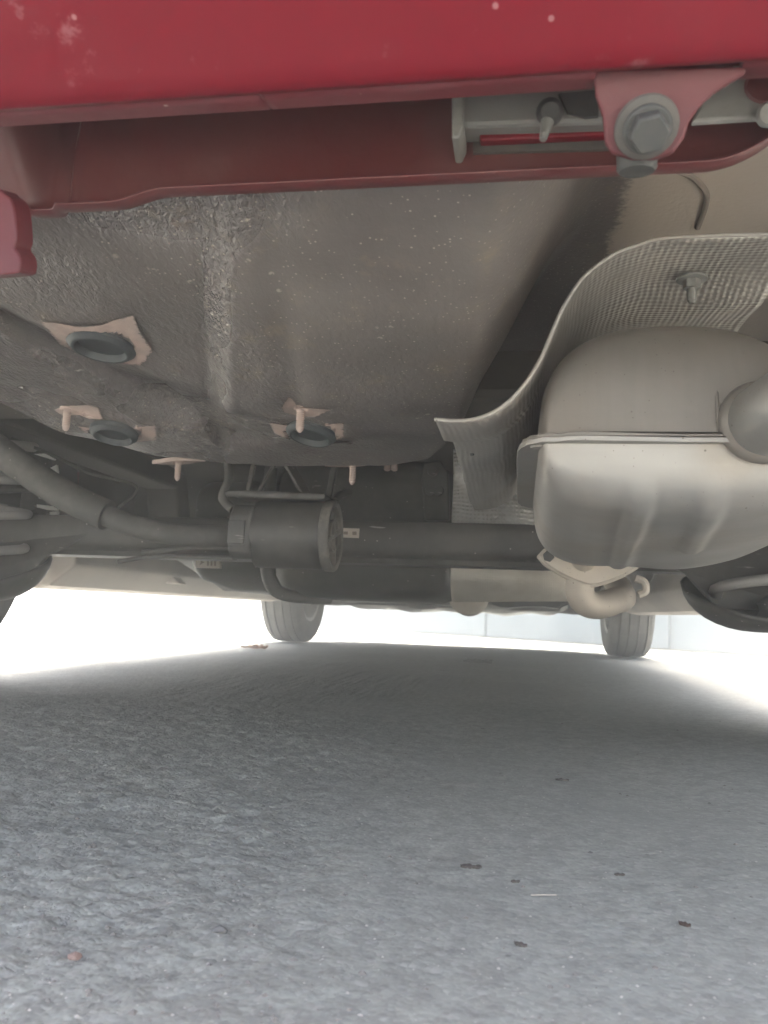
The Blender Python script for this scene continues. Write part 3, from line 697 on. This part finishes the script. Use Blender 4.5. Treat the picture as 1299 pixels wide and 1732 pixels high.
# ---- rear heat shield over the muffler
hs = [(735, 710), (768, 712), (800, 710), (832, 699), (860, 680), (884, 655), (905, 625), (921, 594), (935, 560), (949, 528), (965, 500), (985, 472), (1010, 450), (1042, 429), (1080, 415), (1112, 406), (1150, 402), (1220, 399), (1299, 397)]
c3 = [ay(a, b, .5) for a, b in hs]; c3 = crx([Vector((p.x, 0, p.z)) for p in c3], 5)
c3 += [Vector((.142 + .021 * k / 6, 0, .373)) for k in range(1, 7)]
arc = [0.]
for k in range(1, len(c3)): arc.append(arc[-1] + (c3[k] - c3[k - 1]).length)
ysh = np.linspace(.5, .86, 90); P = np.zeros((len(c3), 90, 3)); UVs = np.zeros((len(c3), 90, 2))
for i, c in enumerate(c3):
    for j, y in enumerate(ysh):
        x, z = c.x, c.z; low_ = max(0., 1 - arc[i] / .09)
        fold = (1 / (1 + math.exp(-(y - .585 - (x - .08) * -.10) / .008))) * (1 if x > .03 else 0) * min(1, max(0, (x - .03) / .02))
        z -= .010 * fold * math.exp(-(y - .585) / .09)
        z += .0022 * math.sin((y - .5) * 38) * low_ + .0012 * math.sin(y * 60 + x * 50)
        if low_ > 0 and y > .565: x -= -.006 * low_
        if low_ > 0 and y > .66: z -= .010 * low_ * min(1, (y - .66) / .03)
        P[i, j] = (x, y, z); UVs[i, j] = (arc[i], y)
sh = MB().grid(P); sh.uv = UVs.reshape(-1, 2)
hshield = obj('heat_shield', sh, M['shield'], car, solid=.0009)
rimt = [Vector((c.x, .4995, c.z)) for c in c3]
obj('rolled_edge', MB().tube(rimt, .0013, 8), M['muf_lo'], hshield)
nt = az(1170, 470, .372)
nm = MB().lathe([(.010, 0), (.010, -.0015), (.0065, -.0018)], nt, (0, 0, 1), 20); nm.lathe([(.0058, -.0015), (.0058, -.0075)], nt, (0, 0, 1), 6); nm.lathe([(.0030, -.006), (.0030, -.016), (.0015, -.018)], nt, (0, 0, 1), 12)
obj('nut', nm, M['zinc'], hshield, ang=30)
nt2 = ay(798, 750, .60)
obj('stud', MB().tube([nt2 + Vector((0, 0, .004)), nt2 + Vector((0, 0, -.004)), nt2 + Vector((.0005, 0, -.009))], [.0026, .0026, .0014], 10), M['bolt'], hshield)

# ---- muffler: clamshell with seam flange
MX0, MX1, MY0, MY1, MZ = .010, .172, .502, .800, .2475
mcx, mhw = (MX0 + MX1) / 2, (MX1 - MX0) / 2
muf = empty('muffler', (mcx, (MY0 + MY1) / 2, .19), car)
def shell(hfun, sign, pw_x, rend, n=180, L=120, pz=.62, pk=.42, xr=0.):
    P = np.zeros((L, n, 3))
    for i in range(L):
        tt = i / (L - 1); tt = .5 - .5 * math.cos(math.pi * tt); y = MY0 + (MY1 - MY0) * tt
        e = min(y - MY0, MY1 - y) / rend
        k = math.sqrt(max(0, 1 - (1 - min(1, e)) ** 2)) if e < 1 else 1.
        for j in range(n):
            a = math.pi * j / (n - 1); c, s_ = math.cos(a), math.sin(a)
            kk = k ** .55
            hx = (mhw + (xr if c > 0 else 0)) * (.90 + .10 * kk) * math.copysign(abs(c) ** pw_x, c)
            hz = hfun(y, mcx + hx) * abs(s_) ** pz * k ** pk
            P[i, j] = (mcx + hx, y, MZ + sign * (hz + .0015))
    return P
up_h = lambda y, x: .080 + .006 * math.sin((y - .5) * 8)
Pu = shell(up_h, 1, .80, .045)
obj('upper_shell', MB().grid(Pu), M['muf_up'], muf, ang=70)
RIBS = [(az(1092, 872, .199), az(1046, 945, .196)), (az(1232, 868, .199), az(1180, 930, .196))]
def lo_h(y, x):
    h = .036 + .021 * min(1, max(0, (y - .50) / .24))
    for (pa_, pb_) in RIBS:                                              # two pressed ribs running diagonally
        e = pb_ - pa_; t = ((x - pa_.x) * e.x + (y - pa_.y) * e.y) / (e.x ** 2 + e.y ** 2); tc = min(1, max(0, t))
        d = math.hypot(x - pa_.x - e.x * tc, y - pa_.y - e.y * tc); h += .0034 * math.exp(-(d / .0080) ** 4)
    h += .0014 * math.sin(x * 55 + y * 20) * math.sin(y * 31) 
    return h
Pl = shell(lo_h, -1, .74, .030, pz=.42, pk=.36, xr=.045)
for i in range(Pl.shape[0]):                                             # sides taper inwards toward the bottom
    d = (MZ - Pl[i, :, 2]) / .058; Pl[i, :, 0] = mcx + (Pl[i, :, 0] - mcx) * (1 - .12 * np.clip(d, 0, 1) ** 1.5); Pl[i, :, 1] += .012 * np.clip(d, 0, 1) * (1 - i / (Pl.shape[0] - 1))
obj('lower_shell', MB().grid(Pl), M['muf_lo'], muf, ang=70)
fl = MB(); n = 72; vs = []
for zz in (.0016, -.0016):
    for q in range(n):
        a = 2 * math.pi * q / n; c, s_ = math.cos(a), math.sin(a)
        vs.append((mcx + (mhw + .014 + (.030 if c > 0 else 0)) * math.copysign(abs(c) ** .22, c), (MY0 + MY1) / 2 + ((MY1 - MY0) / 2 + .007) * math.copysign(abs(s_) ** .22, s_), MZ + zz + .0006 * math.sin(q * 1.7)))
fl.add(vs, [tuple(range(n - 1, -1, -1)), tuple(range(n, 2 * n))] + [(k, (k + 1) % n, n + (k + 1) % n, n + k) for k in range(n)])
obj('seam_flange', fl, M['muf_lo'], muf, ang=50, bevel=.0005)
f2 = MB(); f2.add([(mcx + .008 + (v[0] - mcx - .008) * .985, (MY0 + MY1) / 2 + (v[1] - (MY0 + MY1) / 2) * .990, v[2] + .0026 + .0005 * math.sin(k * 2.3)) for k, v in enumerate(vs)], fl.f)
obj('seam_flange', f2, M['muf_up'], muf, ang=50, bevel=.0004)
cl = ay(910, 757, .512); cl.z = MZ - .0016
obj('spot_weld', MB().lathe([(.0050, .0003), (.0042, -.0010), (.003, -.0002), (.0001, -.0002)], cl, (0, 0, 1), 20), M['muf_lo'], muf)
tp = crx([(.136, .520, .258), (.139, .485, .259), (.146, .462, .261), (.164, .444, .264), (.195, .436, .268), (.30, .43, .275), (.42, .40, .27), (.43, .20, .262)], 7)
obj('tail_pipe', MB().tube(tp, .0205, 28, caps=False), M['tail'], muf, solid=.0015)
obj('weld_ring', MB().lathe([(.0200, .0), (.0240, .002), (.0250, .006), (.0235, .010), (.0205, .012)], (.137, .506, .2585), (.05, -1, .02), 32, closed=True), M['muf_up'], muf)
obj('end_bead', MB().tube(crx([ay(1212, 655, .504), ay(1214, 690, .501), ay(1217, 730, .5005)], 4), .0012, 8), M['muf_up'], muf)
# front joint: two-bolt flange and the pipe dropping out of it
fy = .865; fc = ay(1000, 944, fy)
fo = []
for q in range(40):
    a = 2 * math.pi * q / 40; c, s_ = math.cos(a), math.sin(a); r = 1 / (abs(c / .055) ** 1.35 + abs(s_ / .030) ** 1.35) ** (1 / 1.35); fo.append(Vector((fc.x + r * c, fy, fc.z + r * s_)))
jf = obj('pipe_flange', MB().prism(fo, (0, .008, 0)), M['pipe'], muf, bevel=.0015, ang=50)
fo2 = [Vector((fc.x + (p.x - fc.x) * .95, fy - .010, fc.z + (p.z - fc.z) * .92)) for p in fo]
obj('pipe_flange', MB().prism(fo2, (0, .007, 0)), M['pipe'], muf, bevel=.0015, ang=50)
pa = [Vector((fc.x - .008, fy - .03, fc.z + .010)), Vector((fc.x - .008, fy, fc.z - .004)), Vector((fc.x - .010, fy + .010, fc.z - .024)), Vector((fc.x - .008, fy + .018, fc.z - .040)), Vector((fc.x + .006, fy + .035, fc.z - .047)), Vector((fc.x + .030, fy + .07, fc.z - .041)), Vector((fc.x + .044, fy + .13, fc.z - .028)), Vector((fc.x + .03, fy + .45, fc.z + .04)), Vector((CX + .30, 1.75, .27)), Vector((CX + .14, 2.3, .24)), Vector((CX + .12, 3.0, .20))]
obj('exhaust_pipe', MB().tube(crx(pa, 6), .0145, 24), M['pipe'], car)
for s in (-1, 1):
    bmx = MB().lathe([(.006, -.014), (.006, .018)], (fc.x + s * .043, fy, fc.z), (0, 1, 0), 6)
    obj('flange_bolt', bmx, M['bolt'], muf, bevel=.0005, ang=30)
# hanger wire and rubber near the joint
hw = crx([ay(1075, 978, .90), ay(1090, 985, .90), ay(1092, 1000, .90), ay(1080, 1006, .90)], 5)
obj('hanger_wire', MB().tube(hw, .004, 8), M['pipe'], muf)

# ---- vapour canister on its bracket
kz, ky, kr = .2285, .955, .0405
can = obj('vapour_canister', MB().lathe([(.036, -.312), (.0395, -.3115), (.0405, -.309), (.0405, -.2285)], (0, ky, kz), (1, 0, 0), 48), M['black'], car, ang=40)
blk = [(-.336, ky - .036, kz - .026), (-.336, ky - .040, kz - .018), (-.336, ky - .040, kz + .018), (-.336, ky - .030, kz + .032), (-.336, ky + .03, kz + .032), (-.336, ky + .03, kz - .032), (-.336, ky - .026, kz - .032)]
obj('canister_end_block', MB().prism([Vector(p) for p in blk], (.028, 0, 0)), M['black'], can, smooth=False, bevel=.003)
obj('port_cover', MB().prism([Vector((-.3355, ky - .0425, kz + .012)), Vector((-.3155, ky - .0425, kz + .012)), Vector((-.3155, ky - .0425, kz - .016)), Vector((-.3355, ky - .0425, kz - .016))], (0, .004, 0)), M['black'], can, smooth=False, bevel=.0008)
cap_m = MB().lathe([(.0405, -.2285), (.0425, -.2275), (.0428, -.2185), (.0415, -.2165), (.0385, -.2165), (.0350, -.2175), (.0345, -.2240), (.001, -.2240)], (0, ky, kz), (1, 0, 0), 48, closed=True)
cap_o = obj('canister_cap', cap_m, M['black'], can)
ribs = dusty('canister_cap_dust', (.05, .047, .044), .6, dust=.7, scale=30, dcol=(.30, .27, .235))
cap_o.data.materials[0] = ribs
for rx in (.25, .25 + math.pi / 2):
    obj('cap_rib', MB().box((-.2205, ky, kz), (.006, .068, .0035), Matrix.Rotation(rx, 3, 'X')), ribs, can, smooth=False)
obj('cap_rib', MB().lathe([(.020, -.2240), (.020, -.2180), (.0175, -.2180), (.0175, -.2240)], (0, ky, kz), (1, 0, 0), 32, closed=True), ribs, can)
kbar = MB().tube([(-.345, ky - .028, kz + .0445), (-.338, ky - .030, kz + .0450), (-.232, ky - .030, kz + .0425), (-.226, ky - .028, kz + .0425)], [.003, .0042, .0042, .003], 12)
kb = obj('canister_bracket', kbar, M['rubber'], can)
obj('bracket_plate', MB().box((-.285, ky + .005, kz + .046), (.118, .065, .003)), M['black2'], can, smooth=False, bevel=.001)
for (a0, b0, a1, b1, w_) in ((432, 842, 462, 788, .016), (520, 840, 490, 788, .022), (556, 840, 566, 788, .008), (418, 840, 428, 790, .006)):
    a, b = ay(a0, b0, ky + .02), ay(a1, b1, ky + .03); b = a + (b - a) * 2.2
    q = (b - a).to_track_quat('Z', 'Y').to_matrix()
    obj('bracket_strap', MB().box((a + b) / 2, (w_, .004, (b - a).length), q), M['black2'], can, smooth=False, bevel=.001)
obj('canister_nozzle', MB().tube([ay(566, 848, ky), ay(574, 838, ky + .02), ay(590, 832, ky + .05)], .005, 10), M['black'], can)
for (a, b, ln) in ((385, 800, 40), (60, 830, 0)):
    if ln: obj('breather_hose', MB().tube(crx([ay(a, b - 20, 1.0), ay(a + 2, b + 10, .99), ay(a - 8, b + 42, .98), ay(a + 10, b + 62, .97)], 5), .006, 10), M['rubber'], can)

# ---- filler hose: thick sleeve on the left, thinner hose to the tank
hp1 = crx([ay(-120, 690, 1.02), ay(-40, 735, 1.02), ay(40, 792, 1.02), ay(110, 838, 1.02), ay(182, 872, 1.02)], 8)
hose = obj('filler_hose', MB().tube(hp1, .0205, 24), M['rubber'], car)
hp2 = crx([ay(150, 858, 1.02), ay(190, 876, 1.02), ay(250, 896, 1.02), ay(320, 906, 1.03), ay(400, 908, 1.05), ay(470, 915, 1.2), ay(480, 920, 1.5)], 8)
obj('inner_hose', MB().tube(hp2, .0145, 20), M['rubber'], hose)
# thin brake pipe and cable lines along the left
for pts, r in (([(20, 742), (90, 770), (150, 800), (230, 822), (205, 855), (150, 880)], .0022), ([(240, 935), (330, 926), (400, 928)], .004), ([(200, 950), (270, 941), (400, 944)], .003)):
    obj('brake_pipe', MB().tube(crx([ay(a, b, 1.10) for a, b in pts], 6), r, 8), M['rubber'], car)
# near-white pieces painted as gaps where outside light shows past the wheel house
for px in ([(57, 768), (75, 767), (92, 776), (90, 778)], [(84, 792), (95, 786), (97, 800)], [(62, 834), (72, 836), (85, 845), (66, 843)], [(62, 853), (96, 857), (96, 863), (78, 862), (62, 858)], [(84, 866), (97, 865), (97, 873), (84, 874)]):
    obj('clip', MB().prism([ay(a, b, 1.26) for a, b in px], (0, .006, 0)), M['white'], car, smooth=False)  # not a real clip: near-white stand-in for a gap to outside light
for (a0, b0, a1, b1, r) in ((-40, 828, 60, 824, .008), (-40, 885, 60, 870, .008)):
    obj('link_rod', MB().tube([ay(a0, b0, 1.2), ay(a1, b1, 1.2)], r, 12), M['black2'], car)

# ---- outer body (above and beside the view)
def zbelt(y): return np.interp(y, [.15, 1., 3., 3.3, 4.1, 4.2], [.95, .96, .90, .90, .74, .60])
ysd = np.linspace(.16, 4.18, 160); tz = np.linspace(0, 1, 36)
for s in (-1, 1):
    P = np.zeros((160, 36, 3))
    for i, y in enumerate(ysd):
        zb = .172 if 1.5 < y < 3.25 else np.interp(y, [.16, .5, .8, 1.5, 3.25, 3.6, 4.18], [.36, .33, .22, .172, .172, .20, .24])
        for j, t in enumerate(tz):
            z = zb + (zbelt(y) - zb) * t
            endr = .20 * (max(0, 1 - (y - .16) / .35) ** 2.4 + max(0, (y - 3.6) / .58) ** 2.4)
            x = .735 + .05 * math.sin(min(1, t * 1.25) * math.pi * .62) - endr
            for c in (RA, FA):
                d = math.hypot(y - c, z - .28)
                if d < .325 and d > 1e-6:
                    f = .325 / d; 
            P[i, j] = (CX + s * x, y, z)
    mb = MB(); mb.grid(P); ctr = P[:, :, 1:]
    keep = []
    V = np.array(mb.v)
    for c in (RA, FA):
        dy, dz = V[:, 1] - c, V[:, 2] - .28; d = np.hypot(dy, dz); near = (d > .285) & (d < .325)
        V[near, 1] = c + dy[near] * .325 / d[near]; V[near, 2] = .28 + dz[near] * .325 / d[near]
    for f in mb.f:
        c = V[list(f)].mean(0)
        if min(math.hypot(c[1] - RA, c[2] - .28), math.hypot(c[1] - FA, c[2] - .28)) > .318: keep.append(f)
    mb.v = [tuple(v) for v in V]; mb.f = keep
    obj('side_panel', mb, M['red'], car, ang=50)
# upper body as one sweep of cross sections; window panes are separate
yt = [.16, .22, .30, .42, .60, .9, 1.4, 2.0, 2.5, 2.75, 3.1, 3.35, 3.7, 4.05, 4.18]
zt = [.80, .97, 1.15, 1.32, 1.43, 1.48, 1.51, 1.49, 1.42, 1.30, 1.06, .97, .92, .80, .60]
yy = np.linspace(.16, 4.18, 130); uu = np.linspace(-1, 1, 49); P = np.zeros((130, 49, 3))
for i, y in enumerate(yy):
    top = float(np.interp(y, yt, zt)); zb = float(zbelt(y)); hgt = max(.02, top - zb)
    endr = .20 * (max(0, 1 - (y - .16) / .35) ** 2.4 + max(0, (y - 3.6) / .58) ** 2.4); wb_ = .782 - endr
    for j, u in enumerate(uu):
        a = abs(u); t = min(1, (1 - a) / .45)
        x = math.copysign(wb_ - (.24 * min(1, hgt / .5)) * min(1, t) if a > .55 else (wb_ - .24 * min(1, hgt / .5)) * a / .55, u)
        P[i, j] = (CX + x, y, zb + hgt * (1 - (1 - t) ** 1.7) + .02 * (1 - u * u))
roof = MB().grid(P); body, side_g, rear_g, front_g = [], [], [], []
for q, f in enumerate(roof.f):
    i, j = divmod(q, 48); y = yy[i]; a = abs((uu[j] + uu[j + 1]) / 2)
    if .27 < y < .50 and a < .50: rear_g.append(f)
    elif 2.55 < y < 3.2 and a < .52: front_g.append(f)
    elif .62 < a < .93 and (.75 < y < 1.45 or 1.55 < y < 2.55): side_g.append((f, uu[j] > 0, y > 1.5))
    else: body.append(f)
def submesh(fs):
    idx = sorted({i for f in fs for i in f}); mp = {k: n for n, k in enumerate(idx)}; mb = MB(); mb.v = [roof.v[k] for k in idx]; mb.f = [tuple(mp[i] for i in f) for f in fs]; return mb
obj('upper_body', submesh(body), M['red'], car, ang=50)
obj('rear_window', submesh(rear_g), M['glass'], car); obj('windscreen', submesh(front_g), M['glass'], car)
for sd2 in (False, True):
    for fr in (False, True): obj('side_window', submesh([f for f, a, b in side_g if a == sd2 and b == fr]), M['glass'], car)
obj('front_bumper', MB().prism([(CX - .62, 4.0, .24), (CX - .45, 4.17, .20), (CX + .45, 4.17, .20), (CX + .62, 4.0, .24), (CX + .62, 4.0, .62), (CX + .45, 4.20, .60), (CX - .45, 4.20, .60), (CX - .62, 4.0, .62)], (0, -.05, 0)), M['red'], car, bevel=.02)

# ================================================================== SMALL THINGS ON THE GROUND
def blob(c, r, squash=.6, seed=0):
    bm = bmesh.new(); bmesh.ops.create_icosphere(bm, subdivisions=2, radius=1); rr = random.Random(seed); mb = MB()
    k = [Vector((rr.uniform(-1, 1), rr.uniform(-1, 1), rr.uniform(-1, 1))).normalized() for _ in range(7)]
    vs = []
    for v in bm.verts:
        p = v.co.copy()
        for q in k:
            d = p.dot(q) - .62
            if d > 0: p -= q * d
        vs.append(Vector(c) + Vector((p.x * r, p.y * r * .85, (p.z + .45) * r * squash)))
    fs = [tuple(v.index for v in f.verts) for f in bm.faces]; bm.free(); return mb.add(vs, fs)
GXA, GYA, GZA = gx, gy, Zg
def gz(x, y):
    i = int(np.searchsorted(GXA, x)); j = int(np.searchsorted(GYA, y)); return float(GZA[i - 1:i + 1, j - 1:j + 1].mean())
def stone(px, r, mat, label, seed):
    p = az(px[0], px[1], 0); o = obj('stone', blob((p.x, p.y, gz(p.x, p.y)), r, .6, seed), mat, smooth=False)
    tag(o, label, 'stone')
m_pink = dusty('pink_stone', (.30, .20, .165), .8, dust=.3, scale=80, bump=.3, bscale=400)
m_grey = dusty('grey_stone', (.15, .155, .155), .8, dust=.4, scale=80, bump=.3, bscale=400)
m_dark = dusty('dried_leaf_dark', (.075, .065, .056), .7, dust=.45, scale=80)
stone((128, 1601), .0034, m_pink, 'small pinkish stone lying on the rough asphalt', 3)
stone((372, 1566), .0040, m_grey, 'small grey stone chip beside the pinkish stone', 5)
def leaf(px, L, W, ang, mat, name, label, curl=.25, cat='leaf'):
    p = az(px[0], px[1], 0); n, k = 12, 6; P = np.zeros((n, k, 3))
    for i in range(n):
        t = i / (n - 1); w_ = W * math.sin(math.pi * min(.98, t * .96 + .02)) ** .8
        for j in range(k):
            s_ = j / (k - 1) * 2 - 1; x = (t - .5) * L; y = s_ * w_ / 2
            y *= 1 + .14 * math.sin(t * 11 + px[0]) * abs(s_); P[i, j] = (p.x + x * math.cos(ang) - y * math.sin(ang), p.y + x * math.sin(ang) + y * math.cos(ang), gz(p.x, p.y) + .0003 + W * (curl * (s_ * s_ * .5 + (t - .5) ** 2) + .10 * math.sin(9 * t + 5 * s_) + .08 * math.sin(17 * t * s_)))
    tag(obj(name, MB().grid(P), mat, solid=.0004), label, cat)
leaf((797, 1458), .0120, .0055, .1, m_dark, 'leaf_fragment', 'largest dark shrivelled leaf fragment on the smooth grey ground')
leaf((872, 1481), .0050, .0030, .3, m_dark, 'leaf_fragment', 'tiny dark leaf crumb beside the largest leaf fragment')
leaf((881, 1589), .0058, .0030, -.4, m_dark, 'leaf_fragment', 'dark curled leaf bit with a pointed stalk end on pale ground', .5)
leaf((951, 1310), .0120, .0060, 0, m_dark, 'leaf_fragment', 'thin dark leaf sliver lying under the boot floor', .2)
leaf((1158, 1553), .0056, .0034, -.6, dusty('dried_leaf_brown', (.07, .04, .03), .7, dust=.2, scale=80), 'leaf_fragment', 'dark brown rounded leaf bit on the pale ground', .5)
leaf((1048, 1470), .0060, .0030, .2, m_dark, 'leaf_fragment', 'faint narrow dark leaf crumb among pale grit', .3)
# straw
p0, p1 = az(898, 1516, -.003), az(941, 1516, -.003)
tag(obj('straw', MB().tube([p0 + Vector((0, 0, .0006)), (p0 + p1) / 2 + Vector((0, .0003, .0007)), p1 + Vector((0, 0, .0006))], .00035, 6), M['label']), 'thin pale straw lying on the grey ground', 'straw')
p0, p1 = az(1000, 1652, -.0035), az(1050, 1648, -.0035)
tag(obj('straw', MB().tube([p0 + Vector((0, 0, .0004)), (p0 + p1) / 2 + Vector((0, .002, .0008)), p1 + Vector((0, 0, .0004))], .0002, 6), M['label']), 'bent faint fibre curling beside a round pit mark', 'straw')
# dry leaf litter clump by the front wheel, paper scrap further in, kerb stone by the wall end
m_lit = dusty('dry_leaf_orange', (.36, .19, .11), .8, dust=.3, scale=40)
lc = az(436, 1097, 0)
clump = empty('dry_leaf_clump', (lc.x, lc.y, 0)); tag(clump, 'curled orange brown dry leaves at the edge of the car shadow', 'leaves')
for k in range(9):
    a = random.uniform(0, 6.28); c = Vector((lc.x + random.uniform(-.05, .05), lc.y + random.uniform(-.04, .04), .002)); P = np.zeros((7, 5, 3))
    L, W = random.uniform(.03, .05), random.uniform(.015, .028); cu = random.uniform(.5, 1.1)
    for i in range(7):
        for j in range(5):
            t, s_ = i / 6 - .5, j / 4 * 2 - 1; w_ = W * math.cos(t * 2.9) * .5
            P[i, j] = (c.x + t * L * math.cos(a) - s_ * w_ * math.sin(a), c.y + t * L * math.sin(a) + s_ * w_ * math.cos(a), .001 + cu * W * (s_ * s_ * .6 + 2 * t * t) * .6)
    obj('leaf', MB().grid(P), m_lit, clump, solid=.0005)
pc = az(808, 1121, 0); P = np.zeros((9, 7, 3))
for i in range(9):
    for j in range(7):
        t, s_ = i / 8 - .5, j / 6 - .5; P[i, j] = (pc.x + t * .09, pc.y + s_ * .10, .002 + .010 * abs(math.sin(t * 9 + s_ * 5)) * (.4 + s_))
tag(obj('paper_scrap', MB().grid(P), M['pale'], smooth=False, solid=.0004), 'crumpled white scrap lying in the car shadow', 'scrap')
kb_ = az(590, 1063, 0)
tag(obj('kerb_stone', MB().box((kb_.x, kb_.y, .05), (.16, .2, .11)), dusty('kerb_cement', (.30, .28, .26), .9, dust=.4, scale=8), smooth=False, bevel=.012), 'short grey cement block by the end of the pale wall', 'block')

# loose grit over the asphalt
ico = [(0, 0, 1), (1, 0, 0), (0, 1, 0), (-1, 0, 0), (0, -1, 0), (0, 0, -.4)]
icf = [(0, 1, 2), (0, 2, 3), (0, 3, 4), (0, 4, 1), (5, 2, 1), (5, 3, 2), (5, 4, 3), (5, 1, 4)]
for nm_, cnt, smin, smax, mt in (('pale_grit', 3200, .0003, .0011, dusty('grit_pale', (.55, .53, .49), .8, dust=.3, scale=50)), ('dark_grit', 2200, .0006, .0022, dusty('grit_dark', (.20, .195, .185), .85, dust=.5, scale=50))):
    mb = MB()
    for k in range(cnt):
        y = .26 + 2.4 * random.random() ** 2.2; x = random.uniform(-.55, .5) * (y * .9 + .15) - y * .165
        if nm_ == 'dark_grit' and x > -.05 and random.random() < .65: continue
        zg_ = gz(x, y); s_ = smin + (smax - smin) * random.random() ** 3; a = random.uniform(0, 6.3); c, sn = math.cos(a), math.sin(a)
        mb.add([(x + s_ * (q[0] * c - q[1] * sn) * random.uniform(.7, 1.2), y + s_ * (q[0] * sn + q[1] * c) * random.uniform(.7, 1.2), zg_ + s_ * .6 * q[2]) for q in ico], icf)
    tag(obj(nm_, mb, mt, smooth=False), 'loose %s scattered over the asphalt' % nm_.replace('_', ' '), 'grit', kind='stuff')
